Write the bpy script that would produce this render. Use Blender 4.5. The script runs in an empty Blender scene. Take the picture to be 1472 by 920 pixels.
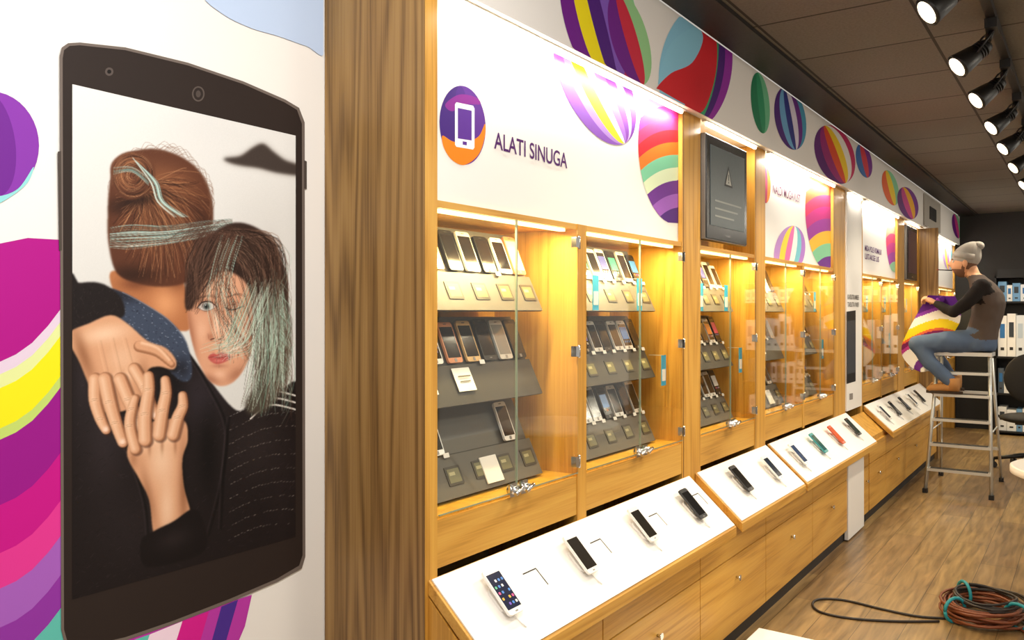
import bpy, math, random
import numpy as np
from mathutils import Vector, Matrix, kdtree
random.seed(7)
# ------------------------------------------------------------------ survey of the room
F=1200.0; T=836/1200.0; TH=math.atan(T); C=math.cos(TH); S=math.sin(TH); H=1.46
K1=F/C**2; VX,VY=1572,450
def wp(x,y,D):
    """reading in the photo -> (X along wall, Z) on the wall plane Y=D"""
    u=VX-x
    return D*(K1/u-T), H+D*(VY-y)/(C*u)
def fl(x,y,z=0.0):
    d=(H-z)*F/(y-VY); l=(x-736)/F*d
    return Vector((d*C+l*S, d*S-l*C, z))
sc=bpy.context.scene
sc.view_settings.view_transform='Standard'
sc.view_settings.exposure=0.0
# ------------------------------------------------------------------ materials
def lin(c):
    return c/12.92 if c<=0.04045 else ((c+0.055)/1.055)**2.4
def hexc(h):
    h=h.lstrip('#'); return tuple(lin(int(h[i:i+2],16)/255) for i in (0,2,4))+(1,)
MC={}
def mat(h,rough=0.5,metal=0,spec=0.5,name=None,emit=0,ecol=None):
    key=(h,rough,metal,spec,emit,ecol)
    if key in MC: return MC[key]
    m=bpy.data.materials.new(name or ('paint_'+h.strip('#'))); m.use_nodes=True
    b=m.node_tree.nodes['Principled BSDF']
    nt=m.node_tree
    n=nt.nodes.new('ShaderNodeTexNoise'); n.inputs['Scale'].default_value=60
    g=nt.nodes.new('ShaderNodeNewGeometry'); nt.links.new(g.outputs['Position'],n.inputs['Vector'])
    r=nt.nodes.new('ShaderNodeMapRange'); r.inputs['To Min'].default_value=max(0,rough-.04); r.inputs['To Max'].default_value=min(1,rough+.04)
    nt.links.new(n.outputs['Fac'],r.inputs['Value']); nt.links.new(r.outputs['Result'],b.inputs['Roughness'])
    b.inputs['Base Color'].default_value=hexc(h); b.inputs['Metallic'].default_value=metal
    b.inputs['Specular IOR Level'].default_value=spec
    if emit:
        b.inputs['Emission Color'].default_value=hexc(ecol or h); b.inputs['Emission Strength'].default_value=emit
    MC[key]=m; return m
def art(h): return mat(h,0.55,0,0.2)
def wood(name,c1,c2,c3,axis='z',rough=.38,fr=1.0,rings=9.0,ra=.26,kz=.38):
    m=bpy.data.materials.new(name); m.use_nodes=True; nt=m.node_tree; b=nt.nodes['Principled BSDF']; L=nt.links
    g=nt.nodes.new('ShaderNodeNewGeometry'); mp=nt.nodes.new('ShaderNodeMapping')
    k={'z':(5*fr,5*fr,kz*fr),'x':(kz*fr,5*fr,5*fr)}[axis]
    mp.inputs['Scale'].default_value=k; L.new(g.outputs['Position'],mp.inputs['Vector'])
    n=nt.nodes.new('ShaderNodeTexNoise'); n.inputs['Scale'].default_value=1.0; n.inputs['Detail'].default_value=1.2; L.new(mp.outputs['Vector'],n.inputs['Vector'])
    mu=nt.nodes.new('ShaderNodeMath'); mu.operation='MULTIPLY'; mu.inputs[1].default_value=rings*6.28; L.new(n.outputs['Fac'],mu.inputs[0])
    si=nt.nodes.new('ShaderNodeMath'); si.operation='SINE'; L.new(mu.outputs[0],si.inputs[0])
    mr=nt.nodes.new('ShaderNodeMapRange'); mr.inputs['From Min'].default_value=-1; mr.inputs['To Min'].default_value=.28-ra/2; mr.inputs['To Max'].default_value=.28+ra/2; L.new(si.outputs[0],mr.inputs['Value'])
    mp2=nt.nodes.new('ShaderNodeMapping'); mp2.inputs['Scale'].default_value=tuple(v*30 if v>1.5 else v*9 for v in k); L.new(g.outputs['Position'],mp2.inputs['Vector'])
    n2=nt.nodes.new('ShaderNodeTexNoise'); n2.inputs['Scale'].default_value=1.0; n2.inputs['Detail'].default_value=5; L.new(mp2.outputs['Vector'],n2.inputs['Vector'])
    ad=nt.nodes.new('ShaderNodeMath'); ad.operation='MULTIPLY_ADD'; ad.inputs[1].default_value=.7; L.new(n2.outputs['Fac'],ad.inputs[0]); L.new(mr.outputs['Result'],ad.inputs[2])
    cr=nt.nodes.new('ShaderNodeValToRGB'); L.new(ad.outputs[0],cr.inputs['Fac'])
    e=cr.color_ramp.elements; e[0].position=.36; e[0].color=hexc(c3); e[1].position=.86; e[1].color=hexc(c1)
    x=e.new(.58); x.color=hexc(c2)
    L.new(cr.outputs['Color'],b.inputs['Base Color']); b.inputs['Roughness'].default_value=rough
    b.inputs['Specular IOR Level'].default_value=.35
    return m
W_oak=wood('oak_vertical','#d9a74e','#ce9841','#b27d2e','z')
W_oakx=wood('oak_horizontal','#d7a64f','#cc9743','#af7d31','x')
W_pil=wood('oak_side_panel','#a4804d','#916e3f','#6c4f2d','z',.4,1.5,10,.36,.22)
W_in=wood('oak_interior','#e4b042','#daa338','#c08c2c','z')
def floor_mat():
    m=bpy.data.materials.new('vinyl_plank_floor'); m.use_nodes=True; nt=m.node_tree; b=nt.nodes['Principled BSDF']; L=nt.links
    g=nt.nodes.new('ShaderNodeNewGeometry')
    br=nt.nodes.new('ShaderNodeTexBrick'); br.inputs['Scale'].default_value=1; br.inputs['Brick Width'].default_value=1.2; br.inputs['Row Height'].default_value=.18
    br.inputs['Mortar Size'].default_value=.0015; br.inputs['Color1'].default_value=hexc('#aa8d5d'); br.inputs['Color2'].default_value=hexc('#866a48'); br.inputs['Mortar'].default_value=hexc('#4a3a28')
    br.offset=.37; L.new(g.outputs['Position'],br.inputs['Vector'])
    mp=nt.nodes.new('ShaderNodeMapping'); mp.inputs['Scale'].default_value=(2,22,1); L.new(g.outputs['Position'],mp.inputs['Vector'])
    n=nt.nodes.new('ShaderNodeTexNoise'); n.inputs['Scale'].default_value=1.5; n.inputs['Detail'].default_value=7; n.inputs['Distortion'].default_value=.6; L.new(mp.outputs['Vector'],n.inputs['Vector'])
    cr=nt.nodes.new('ShaderNodeValToRGB'); L.new(n.outputs['Fac'],cr.inputs['Fac']); e=cr.color_ramp.elements
    e[0].position=.3; e[0].color=(.30,.27,.24,1); e[1].position=.7; e[1].color=(1.05,1.02,1,1)
    mx=nt.nodes.new('ShaderNodeMixRGB'); mx.blend_type='MULTIPLY'; mx.inputs['Fac'].default_value=.8
    L.new(br.outputs['Color'],mx.inputs[1]); L.new(cr.outputs['Color'],mx.inputs[2]); L.new(mx.outputs[0],b.inputs['Base Color'])
    b.inputs['Roughness'].default_value=.33
    return m
def ceil_mat():
    m=bpy.data.materials.new('ceiling_tiles'); m.use_nodes=True; nt=m.node_tree; b=nt.nodes['Principled BSDF']; L=nt.links
    g=nt.nodes.new('ShaderNodeNewGeometry')
    br=nt.nodes.new('ShaderNodeTexBrick'); br.inputs['Scale'].default_value=1; br.inputs['Brick Width'].default_value=.6; br.inputs['Row Height'].default_value=.6
    br.offset=0; br.inputs['Mortar Size'].default_value=.007; br.inputs['Color1'].default_value=hexc('#6c665d'); br.inputs['Color2'].default_value=hexc('#645e56'); br.inputs['Mortar'].default_value=hexc('#26221f')
    L.new(g.outputs['Position'],br.inputs['Vector'])
    n=nt.nodes.new('ShaderNodeTexNoise'); n.inputs['Scale'].default_value=90; L.new(g.outputs['Position'],n.inputs['Vector'])
    mx=nt.nodes.new('ShaderNodeMixRGB'); mx.blend_type='OVERLAY'; mx.inputs['Fac'].default_value=.3
    L.new(br.outputs['Color'],mx.inputs[1]); L.new(n.outputs['Fac'],mx.inputs[2]); L.new(mx.outputs[0],b.inputs['Base Color'])
    b.inputs['Roughness'].default_value=.85
    return m
def glass_mat():
    m=bpy.data.materials.new('clear_glass'); m.use_nodes=True; nt=m.node_tree; L=nt.links
    nt.nodes.remove(nt.nodes['Principled BSDF']); o=nt.nodes['Material Output']
    t=nt.nodes.new('ShaderNodeBsdfTransparent'); t.inputs[0].default_value=(.98,.985,.965,1)
    gl=nt.nodes.new('ShaderNodeBsdfGlossy'); gl.inputs['Roughness'].default_value=.02
    lw=nt.nodes.new('ShaderNodeLayerWeight'); lw.inputs['Blend'].default_value=.5
    pw=nt.nodes.new('ShaderNodeMath'); pw.operation='POWER'; pw.inputs[1].default_value=4; L.new(lw.outputs['Facing'],pw.inputs[0])
    ma=nt.nodes.new('ShaderNodeMath'); ma.operation='MULTIPLY_ADD'; ma.inputs[1].default_value=.7; ma.inputs[2].default_value=.04; L.new(pw.outputs[0],ma.inputs[0])
    mx=nt.nodes.new('ShaderNodeMixShader'); L.new(ma.outputs[0],mx.inputs[0]); L.new(t.outputs[0],mx.inputs[1]); L.new(gl.outputs[0],mx.inputs[2]); L.new(mx.outputs[0],o.inputs[0])
    return m
M_floor=floor_mat(); M_ceil=ceil_mat(); M_glass=glass_mat()
M_white=mat('#edeae6',.5,0,.3); M_top=mat('#f2efeb',.35,0,.4)
M_black=mat('#151313',.45); M_dark=mat('#262220',.6)
M_chrome=mat('#d8d8d8',.15,1); M_alu=mat('#d6d6d2',.35,.6)
M_grey=mat('#5f5c57',.45,0,.4); M_greyd=mat('#403d3a',.5,0,.4)
M_lcd=mat('#6f6c4e',.3); M_lcdf=mat('#37342f',.4)
M_scr=mat('#17181c',.12); M_tube=mat('#fff6e0',.5,0,.5,'tube_light',10,'#fff0d0')
M_tubew=mat('#ffe9b0',.5,0,.5,'cabinet_tube',6,'#ffd890')
# ------------------------------------------------------------------ mesh builder
class MB:
    def __init__(s): s.v=[];s.f=[];s.m=[];s.sm=[];s.mats=[];s.md={}
    def mi(s,m):
        k=m.name
        if k not in s.md: s.md[k]=len(s.mats); s.mats.append(m)
        return s.md[k]
    def add(s,vs,fs,m,smooth=False):
        o=len(s.v); s.v+= [tuple(v) for v in vs]; i=s.mi(m)
        for f in fs: s.f.append([o+k for k in f]); s.m.append(i); s.sm.append(smooth)
    def poly(s,p,m): s.add(p,[list(range(len(p)))],m)
    def box(s,x0,x1,y0,y1,z0,z1,m):
        v=[(x0,y0,z0),(x1,y0,z0),(x1,y1,z0),(x0,y1,z0),(x0,y0,z1),(x1,y0,z1),(x1,y1,z1),(x0,y1,z1)]
        s.add(v,[(0,3,2,1),(4,5,6,7),(0,1,5,4),(1,2,6,5),(2,3,7,6),(3,0,4,7)],m)
    def prismx(s,yz,x0,x1,m):
        n=len(yz); v=[(x0,a,b) for a,b in yz]+[(x1,a,b) for a,b in yz]
        s.add(v,[list(range(n))[::-1],list(range(n,2*n))]+[(i,(i+1)%n,n+(i+1)%n,n+i) for i in range(n)],m)
    def tube(s,pts,rs,m,n=12,caps=True,el=(1,1)):
        pts=[Vector(p) for p in pts]
        if not hasattr(rs,'__len__'): rs=[rs]*len(pts)
        up=None; vs=[]; N=len(pts)
        for i,p in enumerate(pts):
            t=(pts[min(i+1,N-1)]-pts[max(i-1,0)]).normalized()
            if up is None:
                up=Vector((0,0,1)) if abs(t.z)<.9 else Vector((1,0,0))
            a=(up-t*up.dot(t)).normalized(); up=a; b=t.cross(a)
            for k in range(n):
                an=2*math.pi*k/n; vs.append(p+(a*math.cos(an)*el[0]+b*math.sin(an)*el[1])*rs[i])
        fs=[(i*n+k,i*n+(k+1)%n,(i+1)*n+(k+1)%n,(i+1)*n+k) for i in range(N-1) for k in range(n)]
        s.add(vs,fs,m,True)
        if caps:
            o=len(s.v)-len(vs); mi=s.mi(m)
            s.f.append([o+k for k in range(n)][::-1]); s.m.append(mi); s.sm.append(False)
            s.f.append([o+(N-1)*n+k for k in range(n)]); s.m.append(mi); s.sm.append(False)
    def ell(s,c,r,m,n=20,k=14,fn=None,mf=None,M=None):
        vs=[];c=Vector(c)
        for j in range(k+1):
            ph=-math.pi/2+math.pi*j/k
            for i in range(n):
                a=2*math.pi*i/n; u=Vector((math.cos(ph)*math.cos(a),math.cos(ph)*math.sin(a),math.sin(ph)))
                p=Vector((u.x*r[0],u.y*r[1],u.z*r[2]))
                if fn: p=fn(u,p)
                if M: p=M@p
                vs.append(c+p)
        for j in range(k):
            for i in range(n):
                f=(j*n+i,j*n+(i+1)%n,(j+1)*n+(i+1)%n,(j+1)*n+i)
                mm=m
                if mf:
                    ph=-math.pi/2+math.pi*(j+.5)/k; a=2*math.pi*(i+.5)/n
                    mm=mf(math.cos(ph)*math.cos(a),math.cos(ph)*math.sin(a),math.sin(ph)) or m
                if j==0 and i==0: o=len(s.v); s.v+=[tuple(v) for v in vs]
                s.f.append([o+q for q in f]); s.m.append(s.mi(mm)); s.sm.append(True)
    def loft(s,rings,m,n=24):
        vs=[(cx+rx*math.cos(2*math.pi*k/n),cy+ry*math.sin(2*math.pi*k/n),z) for cx,cy,z,rx,ry in rings for k in range(n)]
        N=len(rings)
        fs=[(i*n+k,i*n+(k+1)%n,(i+1)*n+(k+1)%n,(i+1)*n+k) for i in range(N-1) for k in range(n)]
        fs+=[list(range(n))[::-1],[(N-1)*n+k for k in range(n)]]
        s.add(vs,fs,m,True)
    def slab(s,M,w,h,t,r,body,screen=None,bez=(.004,.014)):
        def loop(w,h,r,z,k=4):
            o=[]
            for cx,cy,a0 in((w/2-r,h/2-r,0),(-w/2+r,h/2-r,90),(-w/2+r,-h/2+r,180),(w/2-r,-h/2+r,270)):
                for i in range(k+1):
                    a=math.radians(a0+90*i/k); o.append((cx+r*math.cos(a),cy+r*math.sin(a),z))
            return o
        a=loop(w,h,r,0); b=loop(w,h,r,t); n=len(a)
        s.add([M@Vector(p) for p in a+b],[list(range(n))[::-1],list(range(n,2*n))]+[(i,(i+1)%n,n+(i+1)%n,n+i) for i in range(n)],body)
        if screen:
            sw,sh=w/2-bez[0],h/2-bez[1]
            s.poly([M@Vector(p) for p in((-sw,-sh,t+.0005),(sw,-sh,t+.0005),(sw,sh,t+.0005),(-sw,sh,t+.0005))],screen)
    def build(s,name,parent=None,bevel=0):
        if not s.v: return None
        mn=Vector([min(v[i] for v in s.v) for i in range(3)]); mx=Vector([max(v[i] for v in s.v) for i in range(3)])
        c=(mn+mx)/2; c.z=mn.z
        me=bpy.data.meshes.new(name); me.from_pydata([Vector(v)-c for v in s.v],[],s.f)
        for m in s.mats: me.materials.append(m)
        me.polygons.foreach_set('material_index',s.m); me.polygons.foreach_set('use_smooth',s.sm); me.update()
        o=bpy.data.objects.new(name,me); sc.collection.objects.link(o); o.location=c
        if parent: 
            o.parent=parent; o.location=c-parent.location
        if bevel:
            b=o.modifiers.new('bevel','BEVEL'); b.width=bevel; b.segments=2; b.limit_method='ANGLE'
        return o
def empty(name,loc=(0,0,0)):
    o=bpy.data.objects.new(name,None); sc.collection.objects.link(o); o.location=loc; o.empty_display_size=.1; return o
def cr(pts,n=8,closed=True):
    out=[];N=len(pts); P=[Vector((p[0],p[1])) for p in pts]
    rng=range(N) if closed else range(N-1)
    for i in rng:
        if closed: a,b,c,d=P[i-1],P[i],P[(i+1)%N],P[(i+2)%N]
        else: a,b,c,d=P[max(i-1,0)],P[i],P[i+1],P[min(i+2,N-1)]
        for k in range(n):
            t=k/n; out.append(.5*((2*b)+(c-a)*t+(2*a-5*b+4*c-d)*t*t+(3*b-a-3*c+d)*t**3))
    if not closed: out.append(P[-1])
    return out
class Art:
    """flat printed artwork on a wall plane"""
    def __init__(s,D,clampx=(-99,99),clampz=(-99,99),step=.00003):
        s.mb=MB(); s.D=D; s.l=0; s.cx=clampx; s.cz=clampz; s.step=step
    def pt(s,x,y):
        X,Z=wp(x,y,s.D); return (min(max(X,s.cx[0]),s.cx[1]),s.D-s.l*s.step,min(max(Z,s.cz[0]),s.cz[1]))
    def fill(s,pts,h,smooth=True,n=6):
        s.l+=1; q=cr(pts,n) if smooth else pts
        s.mb.poly([s.pt(p[0],p[1]) for p in q][::-1],art(h) if isinstance(h,str) else h)
    def blob(s,cx,cy,a,b,rot,cols,bounds=None,bend=0.0,N=26,egg=0.0):
        """egg shape with meridian stripes"""
        s.l+=1; k=len(cols); bd=bounds or [-1+2*i/k for i in range(k+1)]; ro=math.radians(rot); cc,ss=math.cos(ro),math.sin(ro)
        for i in range(k):
            vs=[]
            for j in range(N+1):
                th=-math.pi/2+math.pi*j/N; t=math.sin(th); w=math.cos(th)*(1+egg*t)
                for q in (0,.5,1):
                    c=bd[i]+(bd[i+1]-bd[i])*q
                    x=a*w*(c+bend*(1-c*c)); y=b*t
                    vs.append(s.pt(cx+x*cc-y*ss,cy+x*ss+y*cc))
            fs=[]
            for j in range(N):
                for q in (0,1): fs.append((3*j+q,3*j+q+1,3*j+3+q+1,3*j+3+q))
            s.mb.add(vs,fs,art(cols[i]))
def text(body,x,y,D,wpx,cap,h,name,parent=None,z=None):
    cu=bpy.data.curves.new(name,'FONT'); cu.body=body; cu.size=1; cu.offset=.012
    o=bpy.data.objects.new(name,cu); sc.collection.objects.link(o); cu.materials.append(art(h))
    X,Z=wp(x,y,D); X2,_=wp(x+wpx,y,D); u=VX-x; ch=D*cap/(C*u)
    bpy.context.view_layer.update(); w=o.dimensions.x or 1
    o.scale=((X2-X)/w,ch/.7,1); o.rotation_euler=(math.pi/2,0,0); o.location=(X,D-.002,Z)
    if parent: o.location=Vector(o.location)-parent.location; o.parent=parent
    return o
def area(name,loc,dirv,sx,sy,e,col=(1,.9,.75),spread=180):
    l=bpy.data.lights.new(name,'AREA'); l.shape='RECTANGLE'; l.size=sx; l.size_y=sy; l.energy=e; l.color=col; l.spread=math.radians(spread)
    o=bpy.data.objects.new(name,l); sc.collection.objects.link(o); o.location=loc
    o.rotation_euler=Vector(dirv).to_track_quat('-Z','Y').to_euler(); return o
# ------------------------------------------------------------------ room shell
DW=1.83; DP=1.45; DS=1.468; DF=1.40; DB=1.295; CZ=2.71
def one(name,*a,bevel=0):
    b=MB(); b.box(*a); return b.build(name,bevel=bevel)
SOF=2.335
one('floor',-2.5,12.1,-3.2,2.0,-.1,0,M_floor)
b=MB(); b.box(-2.5,12.1,-3.2,1.22,CZ,CZ+.1,M_ceil); b.build('ceiling')
one('trim_1',-2.5,12.1,1.22,1.395,CZ-.02,CZ+.1,M_dark)
one('trim_2',1.73,11.99,DF+.019,DW-.002,SOF,SOF+.02,M_white)
one('wall_left',-2.5,12.1,DW+.003,DW+.13,0,CZ+.1,M_white)
one('wall_far',12.0,12.12,-3.2,1.82,0,CZ,mat('#1b1816',.7))
# ------------------------------------------------------------------ wall mural + big phone poster
A=Art(DW,clampx=(-2,1.672))
A.fill([(300,-60),(467,-60),(470,72),(440,66),(400,52),(360,40),(320,20),(290,-10)],'#bccfec')
A.blob(-12,207,68,76,-8,['#93157c','#a5269c','#6c2390','#8334a8'],None,0,20)
A.fill([(-60,290),(-10,284),(25,272),(48,240),(40,262),(15,283),(-20,300),(-60,302)],'#8fd4d8')
def band(ya,yb,h,dy=-82,cv=14):
    top=[(-260,ya+232)]+[(x,ya+dy*(x/92)+cv*math.sin(math.pi*x/92)) for x in (0,23,46,69,92,120)]
    bot=[(x,yb+dy*(x/92)+cv*math.sin(math.pi*x/92)) for x in (120,92,69,46,23,0)]+[(-260,yb+232)]
    A.fill(top+bot,h,False)
A.fill([(-260,420),(-60,362),(0,350),(40,342),(92,345),(130,350),(130,470),(92,480),(0,600),(-260,800)],'#ad0f88',False)
band(520,560,'#dfcde2'); band(538,566,'#dfe8a0'); band(558,616,'#ece61c')
band(616,640,'#bfd670'); band(632,730,'#96148a'); band(726,800,'#c4148a'); band(795,850,'#de3896'); band(846,905,'#a45fc0'); band(902,960,'#8e34a4'); band(950,1040,'#5fbdb2'); band(1030,1200,'#8b2fa8')
A.fill([(150,925),(362,855),(352,900),(335,940),(320,990),(150,990)],'#b63aa6',False)
A.fill([(150,935),(215,912),(190,990),(140,990)],'#5fc3b4',False)
A.fill([(215,912),(262,893),(232,990),(190,990)],'#f2d9ec',False)
A.fill([(262,893),(300,879),(268,990),(232,990)],'#d21f8e',False)
A.fill([(318,872),(342,862),(305,990),(285,990)],'#4a2f8e',False)
A.mb.build('wall_mural')
poster=empty('wall_poster',(1.26,DW,.7))
P=Art(DW-.002,clampx=(-2,1.672),step=.00002)
BZ='#2b221f'
P.fill([(86,80),(89,68),(98,62),(115,61),(180,68),(270,90),(350,117),(410,143),(430,155),(438,176),(439,800),(434,817),(400,836),(330,866),(250,897),(180,921),(110,938),(94,930),(88,905)],'#6d625c',False)
P.fill([(90,84),(92,72),(100,66),(115,65),(180,72),(270,94),(350,121),(409,147),(427,158),(434,178),(435,798),(430,813),(398,832),(330,861),(250,892),(180,916),(110,932),(98,926),(92,905)],BZ,False)
P.fill([(83,218),(88,217),(89,360),(85,360)],'#4a413c',False); P.fill([(437,230),(441,232),(441,272),(437,271)],'#4a413c',False)
def circ(cx,cy,r,h,ry=None): P.fill([(cx+r*math.cos(i*math.pi/6),cy+(ry or r)*math.sin(i*math.pi/6)) for i in range(12)],h,True,3)
circ(157,103,6,'#544a46'); circ(157,103,3,'#14100f'); circ(285,135,9,'#574d48',11); circ(285,135,7,'#2a2220',9); circ(285,135,3.5,'#4b423e',5)
P.mb.build('phone_frame_print',poster)
# ---- the photographic print, painted as colours on a fine grid
class CV:
    def __init__(s,x0,y0,x1,y1,k):
        s.x0,s.y0,s.k=x0,y0,k; s.w=int((x1-x0)*k); s.h=int((y1-y0)*k); s.im=np.ones((s.h,s.w,3))
    def bl(s,m,sg):
        if sg<=.05: return m
        r=int(3*sg)+1; t=np.arange(-r,r+1); kk=np.exp(-t*t/(2*sg*sg)); kk/=kk.sum()
        h,w=m.shape; mp=np.pad(m,((r,r),(0,0)),'edge'); o=sum(kk[i]*mp[i:i+h] for i in range(2*r+1))
        mp=np.pad(o,((0,0),(r,r)),'edge'); return sum(kk[i]*mp[:,i:i+w] for i in range(2*r+1))
    def box(s,q,pad):
        i0=int(max(0,q[:,0].min()-pad)); i1=int(min(s.w,q[:,0].max()+pad+1)); j0=int(max(0,q[:,1].min()-pad)); j1=int(min(s.h,q[:,1].max()+pad+1)); return i0,i1,j0,j1
    def q(s,pts): return (np.array([(p[0],p[1]) for p in pts],float)-(s.x0,s.y0))*s.k
    def mask(s,pts,blur=1,sm=True):
        q=s.q(cr(pts,6) if sm else pts); i0,i1,j0,j1=s.box(q,3*blur*s.k+3)
        if i1<=i0 or j1<=j0: return None
        X=np.arange(i0,i1)[None,:]+.5; Y=np.arange(j0,j1)[:,None]+.5; ins=np.zeros((j1-j0,i1-i0),bool)
        for a in range(len(q)):
            xa,ya=q[a-1]; xb,yb=q[a]
            if ya==yb: continue
            ins^=((ya>Y)!=(yb>Y))&(X<(xb-xa)*(Y-ya)/(yb-ya)+xa)
        return (i0,i1,j0,j1),s.bl(ins.astype(float),blur*s.k)
    def put(s,b,m,c,a,clip):
        i0,i1,j0,j1=b; m=m*a
        if clip is not None: m=m*clip[j0:j1,i0:i1]
        s.im[j0:j1,i0:i1]=s.im[j0:j1,i0:i1]*(1-m[...,None])+np.array(c)/255.0*m[...,None]
    def fill(s,pts,c,blur=.8,a=1,clip=None,sm=True):
        r=s.mask(pts,blur,sm)
        if r: s.put(r[0],r[1],c,a,clip)
    def full(s,pts,blur=.8,sm=True):
        o=np.zeros((s.h,s.w)); r=s.mask(pts,blur,sm); i0,i1,j0,j1=r[0]; o[j0:j1,i0:i1]=r[1]; return o
    def glow(s,cx,cy,rx,ry,c,a=.6,rot=0,clip=None):
        q=s.q([(cx-2.4*max(rx,ry),cy-2.4*max(rx,ry)),(cx+2.4*max(rx,ry),cy+2.4*max(rx,ry))]); i0,i1,j0,j1=s.box(q,1)
        if i1<=i0 or j1<=j0: return
        X=(np.arange(i0,i1)[None,:]+.5)/s.k+s.x0-cx; Y=(np.arange(j0,j1)[:,None]+.5)/s.k+s.y0-cy; ro=math.radians(rot)
        u=X*math.cos(ro)+Y*math.sin(ro); v=-X*math.sin(ro)+Y*math.cos(ro); s.put((i0,i1,j0,j1),np.exp(-(u/rx)**2-(v/ry)**2),c,a,clip)
    def line(s,pts,w0,mid,w1,c,a=1,soft=.5,clip=None,n=5):
        q=s.q(cr(pts,n,False)); N=len(q); i0,i1,j0,j1=s.box(q,(max(w0,mid,w1)+soft)*s.k+2)
        if i1<=i0 or j1<=j0: return
        D=np.full((j1-j0,i1-i0),-9.0)
        for k_ in range(N-1):
            t=(k_+.5)/(N-1); w=(w0*(1-t)**2+2*mid*t*(1-t)+w1*t*t)*s.k/2; pad=w+soft*s.k+1
            a0=int(max(i0,min(q[k_,0],q[k_+1,0])-pad)); a1=int(min(i1,max(q[k_,0],q[k_+1,0])+pad+1)); b0=int(max(j0,min(q[k_,1],q[k_+1,1])-pad)); b1=int(min(j1,max(q[k_,1],q[k_+1,1])+pad+1))
            if a1<=a0 or b1<=b0: continue
            X=np.arange(a0,a1)[None,:]+.5-q[k_,0]; Y=np.arange(b0,b1)[:,None]+.5-q[k_,1]; d=q[k_+1]-q[k_]; L=d@d+1e-9
            tt=np.clip((X*d[0]+Y*d[1])/L,0,1); v=w-np.hypot(X-tt*d[0],Y-tt*d[1]); sub=D[b0-j0:b1-j0,a0-i0:a1-i0]; np.maximum(sub,v,out=sub)
        s.put((i0,i1,j0,j1),np.clip(D/(soft*s.k)+.5,0,1),c,a,clip)
rnd=random.Random(3); R=rnd.uniform; ch=rnd.choice
cv=CV(100,112,430,874,2)
for j in range(cv.h):
    t=min(1,j/(cv.h*.45)); cv.im[j]=np.array([226-12*t,226-12*t,225-13*t])/255
cv.glow(300,180,90,40,(214,214,214),.5); cv.glow(380,330,60,60,(206,205,203),.5)
hill=[(322,228),(345,225),(363,213),(378,207),(392,218),(410,231),(432,239),(432,251),(400,248),(372,241),(350,238),(332,234)]
cv.fill(hill,(120,112,106),4); cv.fill(hill,(62,53,49),2)
jack=[(96,430),(120,415),(160,425),(200,440),(250,480),(300,545),(340,590),(365,575),(400,562),(436,575),(436,880),(96,880)]
cv.fill(jack,(27,21,22),1); J=cv.full(jack,1)
for (x,y,rx,ry,c,a) in((150,620,30,90,(52,44,48),.6),(118,540,12,60,(48,40,44),.6),(290,570,30,40,(50,43,50),.7),(300,650,14,60,(10,7,8),.8),(370,640,40,50,(48,40,40),.55),(190,760,50,50,(38,31,33),.6),(245,550,20,40,(12,9,12),.7),(405,720,20,60,(36,29,30),.5)): cv.glow(x,y,rx,ry,c,a,0,J)
for i in range(1100):
    x=R(104,426); y=R(470,865); cv.line([(x,y),(x+R(2,6),y+R(-6,3))],.6,.9,.5,ch([(62,53,55),(46,38,40),(12,9,10),(34,27,29)]),.5,.6,J,2)
for pts in([(112,500),(135,560),(180,640),(208,720),(214,790)],[(262,492),(300,555),(326,615),(320,690),(300,770)],[(330,600),(322,680),(318,760)]): cv.line(pts,2,4,2,(8,6,7),.7,2,J); cv.line([(x-4,y) for x,y in pts],1,2,1,(58,50,53),.5,2,J)
for j in range(10):
    yy=574+j*20
    for k in range(24):
        if rnd.random()<.25: continue
        x=322+k*4.5-j*.8; y=yy+30*(1-(k/23))**1.4-6*math.sin(k/23*3)+R(-.8,.8)
        if 328<x<426: cv.line([(x,y),(x+2.2,y-1.0)],.8,1.1,.8,(150,140,132) if j else (205,200,194),R(.3,.75),.6,None,1)
for j in range(6): cv.line([(360,602-j*5.5),(388,582-j*5),(430,590-j*5)],2,2.6,2.2,(222,217,211) if j%2==0 else (22,17,18),.95,.6)
# neck + collar
cv.fill([(160,390),(205,396),(250,390),(270,425),(272,474),(230,466),(190,444),(166,424)],(176,112,72),1.2)
cv.glow(238,436,20,22,(224,160,112),.8); cv.glow(255,400,14,16,(110,62,40),.8); cv.glow(195,408,22,10,(110,62,40),.8)
col=[(156,418),(176,420),(210,438),(245,462),(268,492),(276,537),(262,548),(232,522),(195,486),(163,460)]
cv.fill(col,(60,70,90),1); CM=cv.full(col,.6)
for i in range(420): x=R(156,276); y=R(418,548); cv.line([(x,y),(x+1.4,y+.7)],.9,1.1,.9,ch([(150,162,182),(110,122,145),(34,40,56)]),.75,.5,CM,1)
cv.glow(175,425,20,8,(20,18,24),.6,20,CM); cv.glow(262,530,12,16,(18,16,22),.6,0,CM); cv.line([(176,420),(210,438),(245,462),(268,492)],1,1.6,1,(130,140,160),.6,.8)
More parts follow.
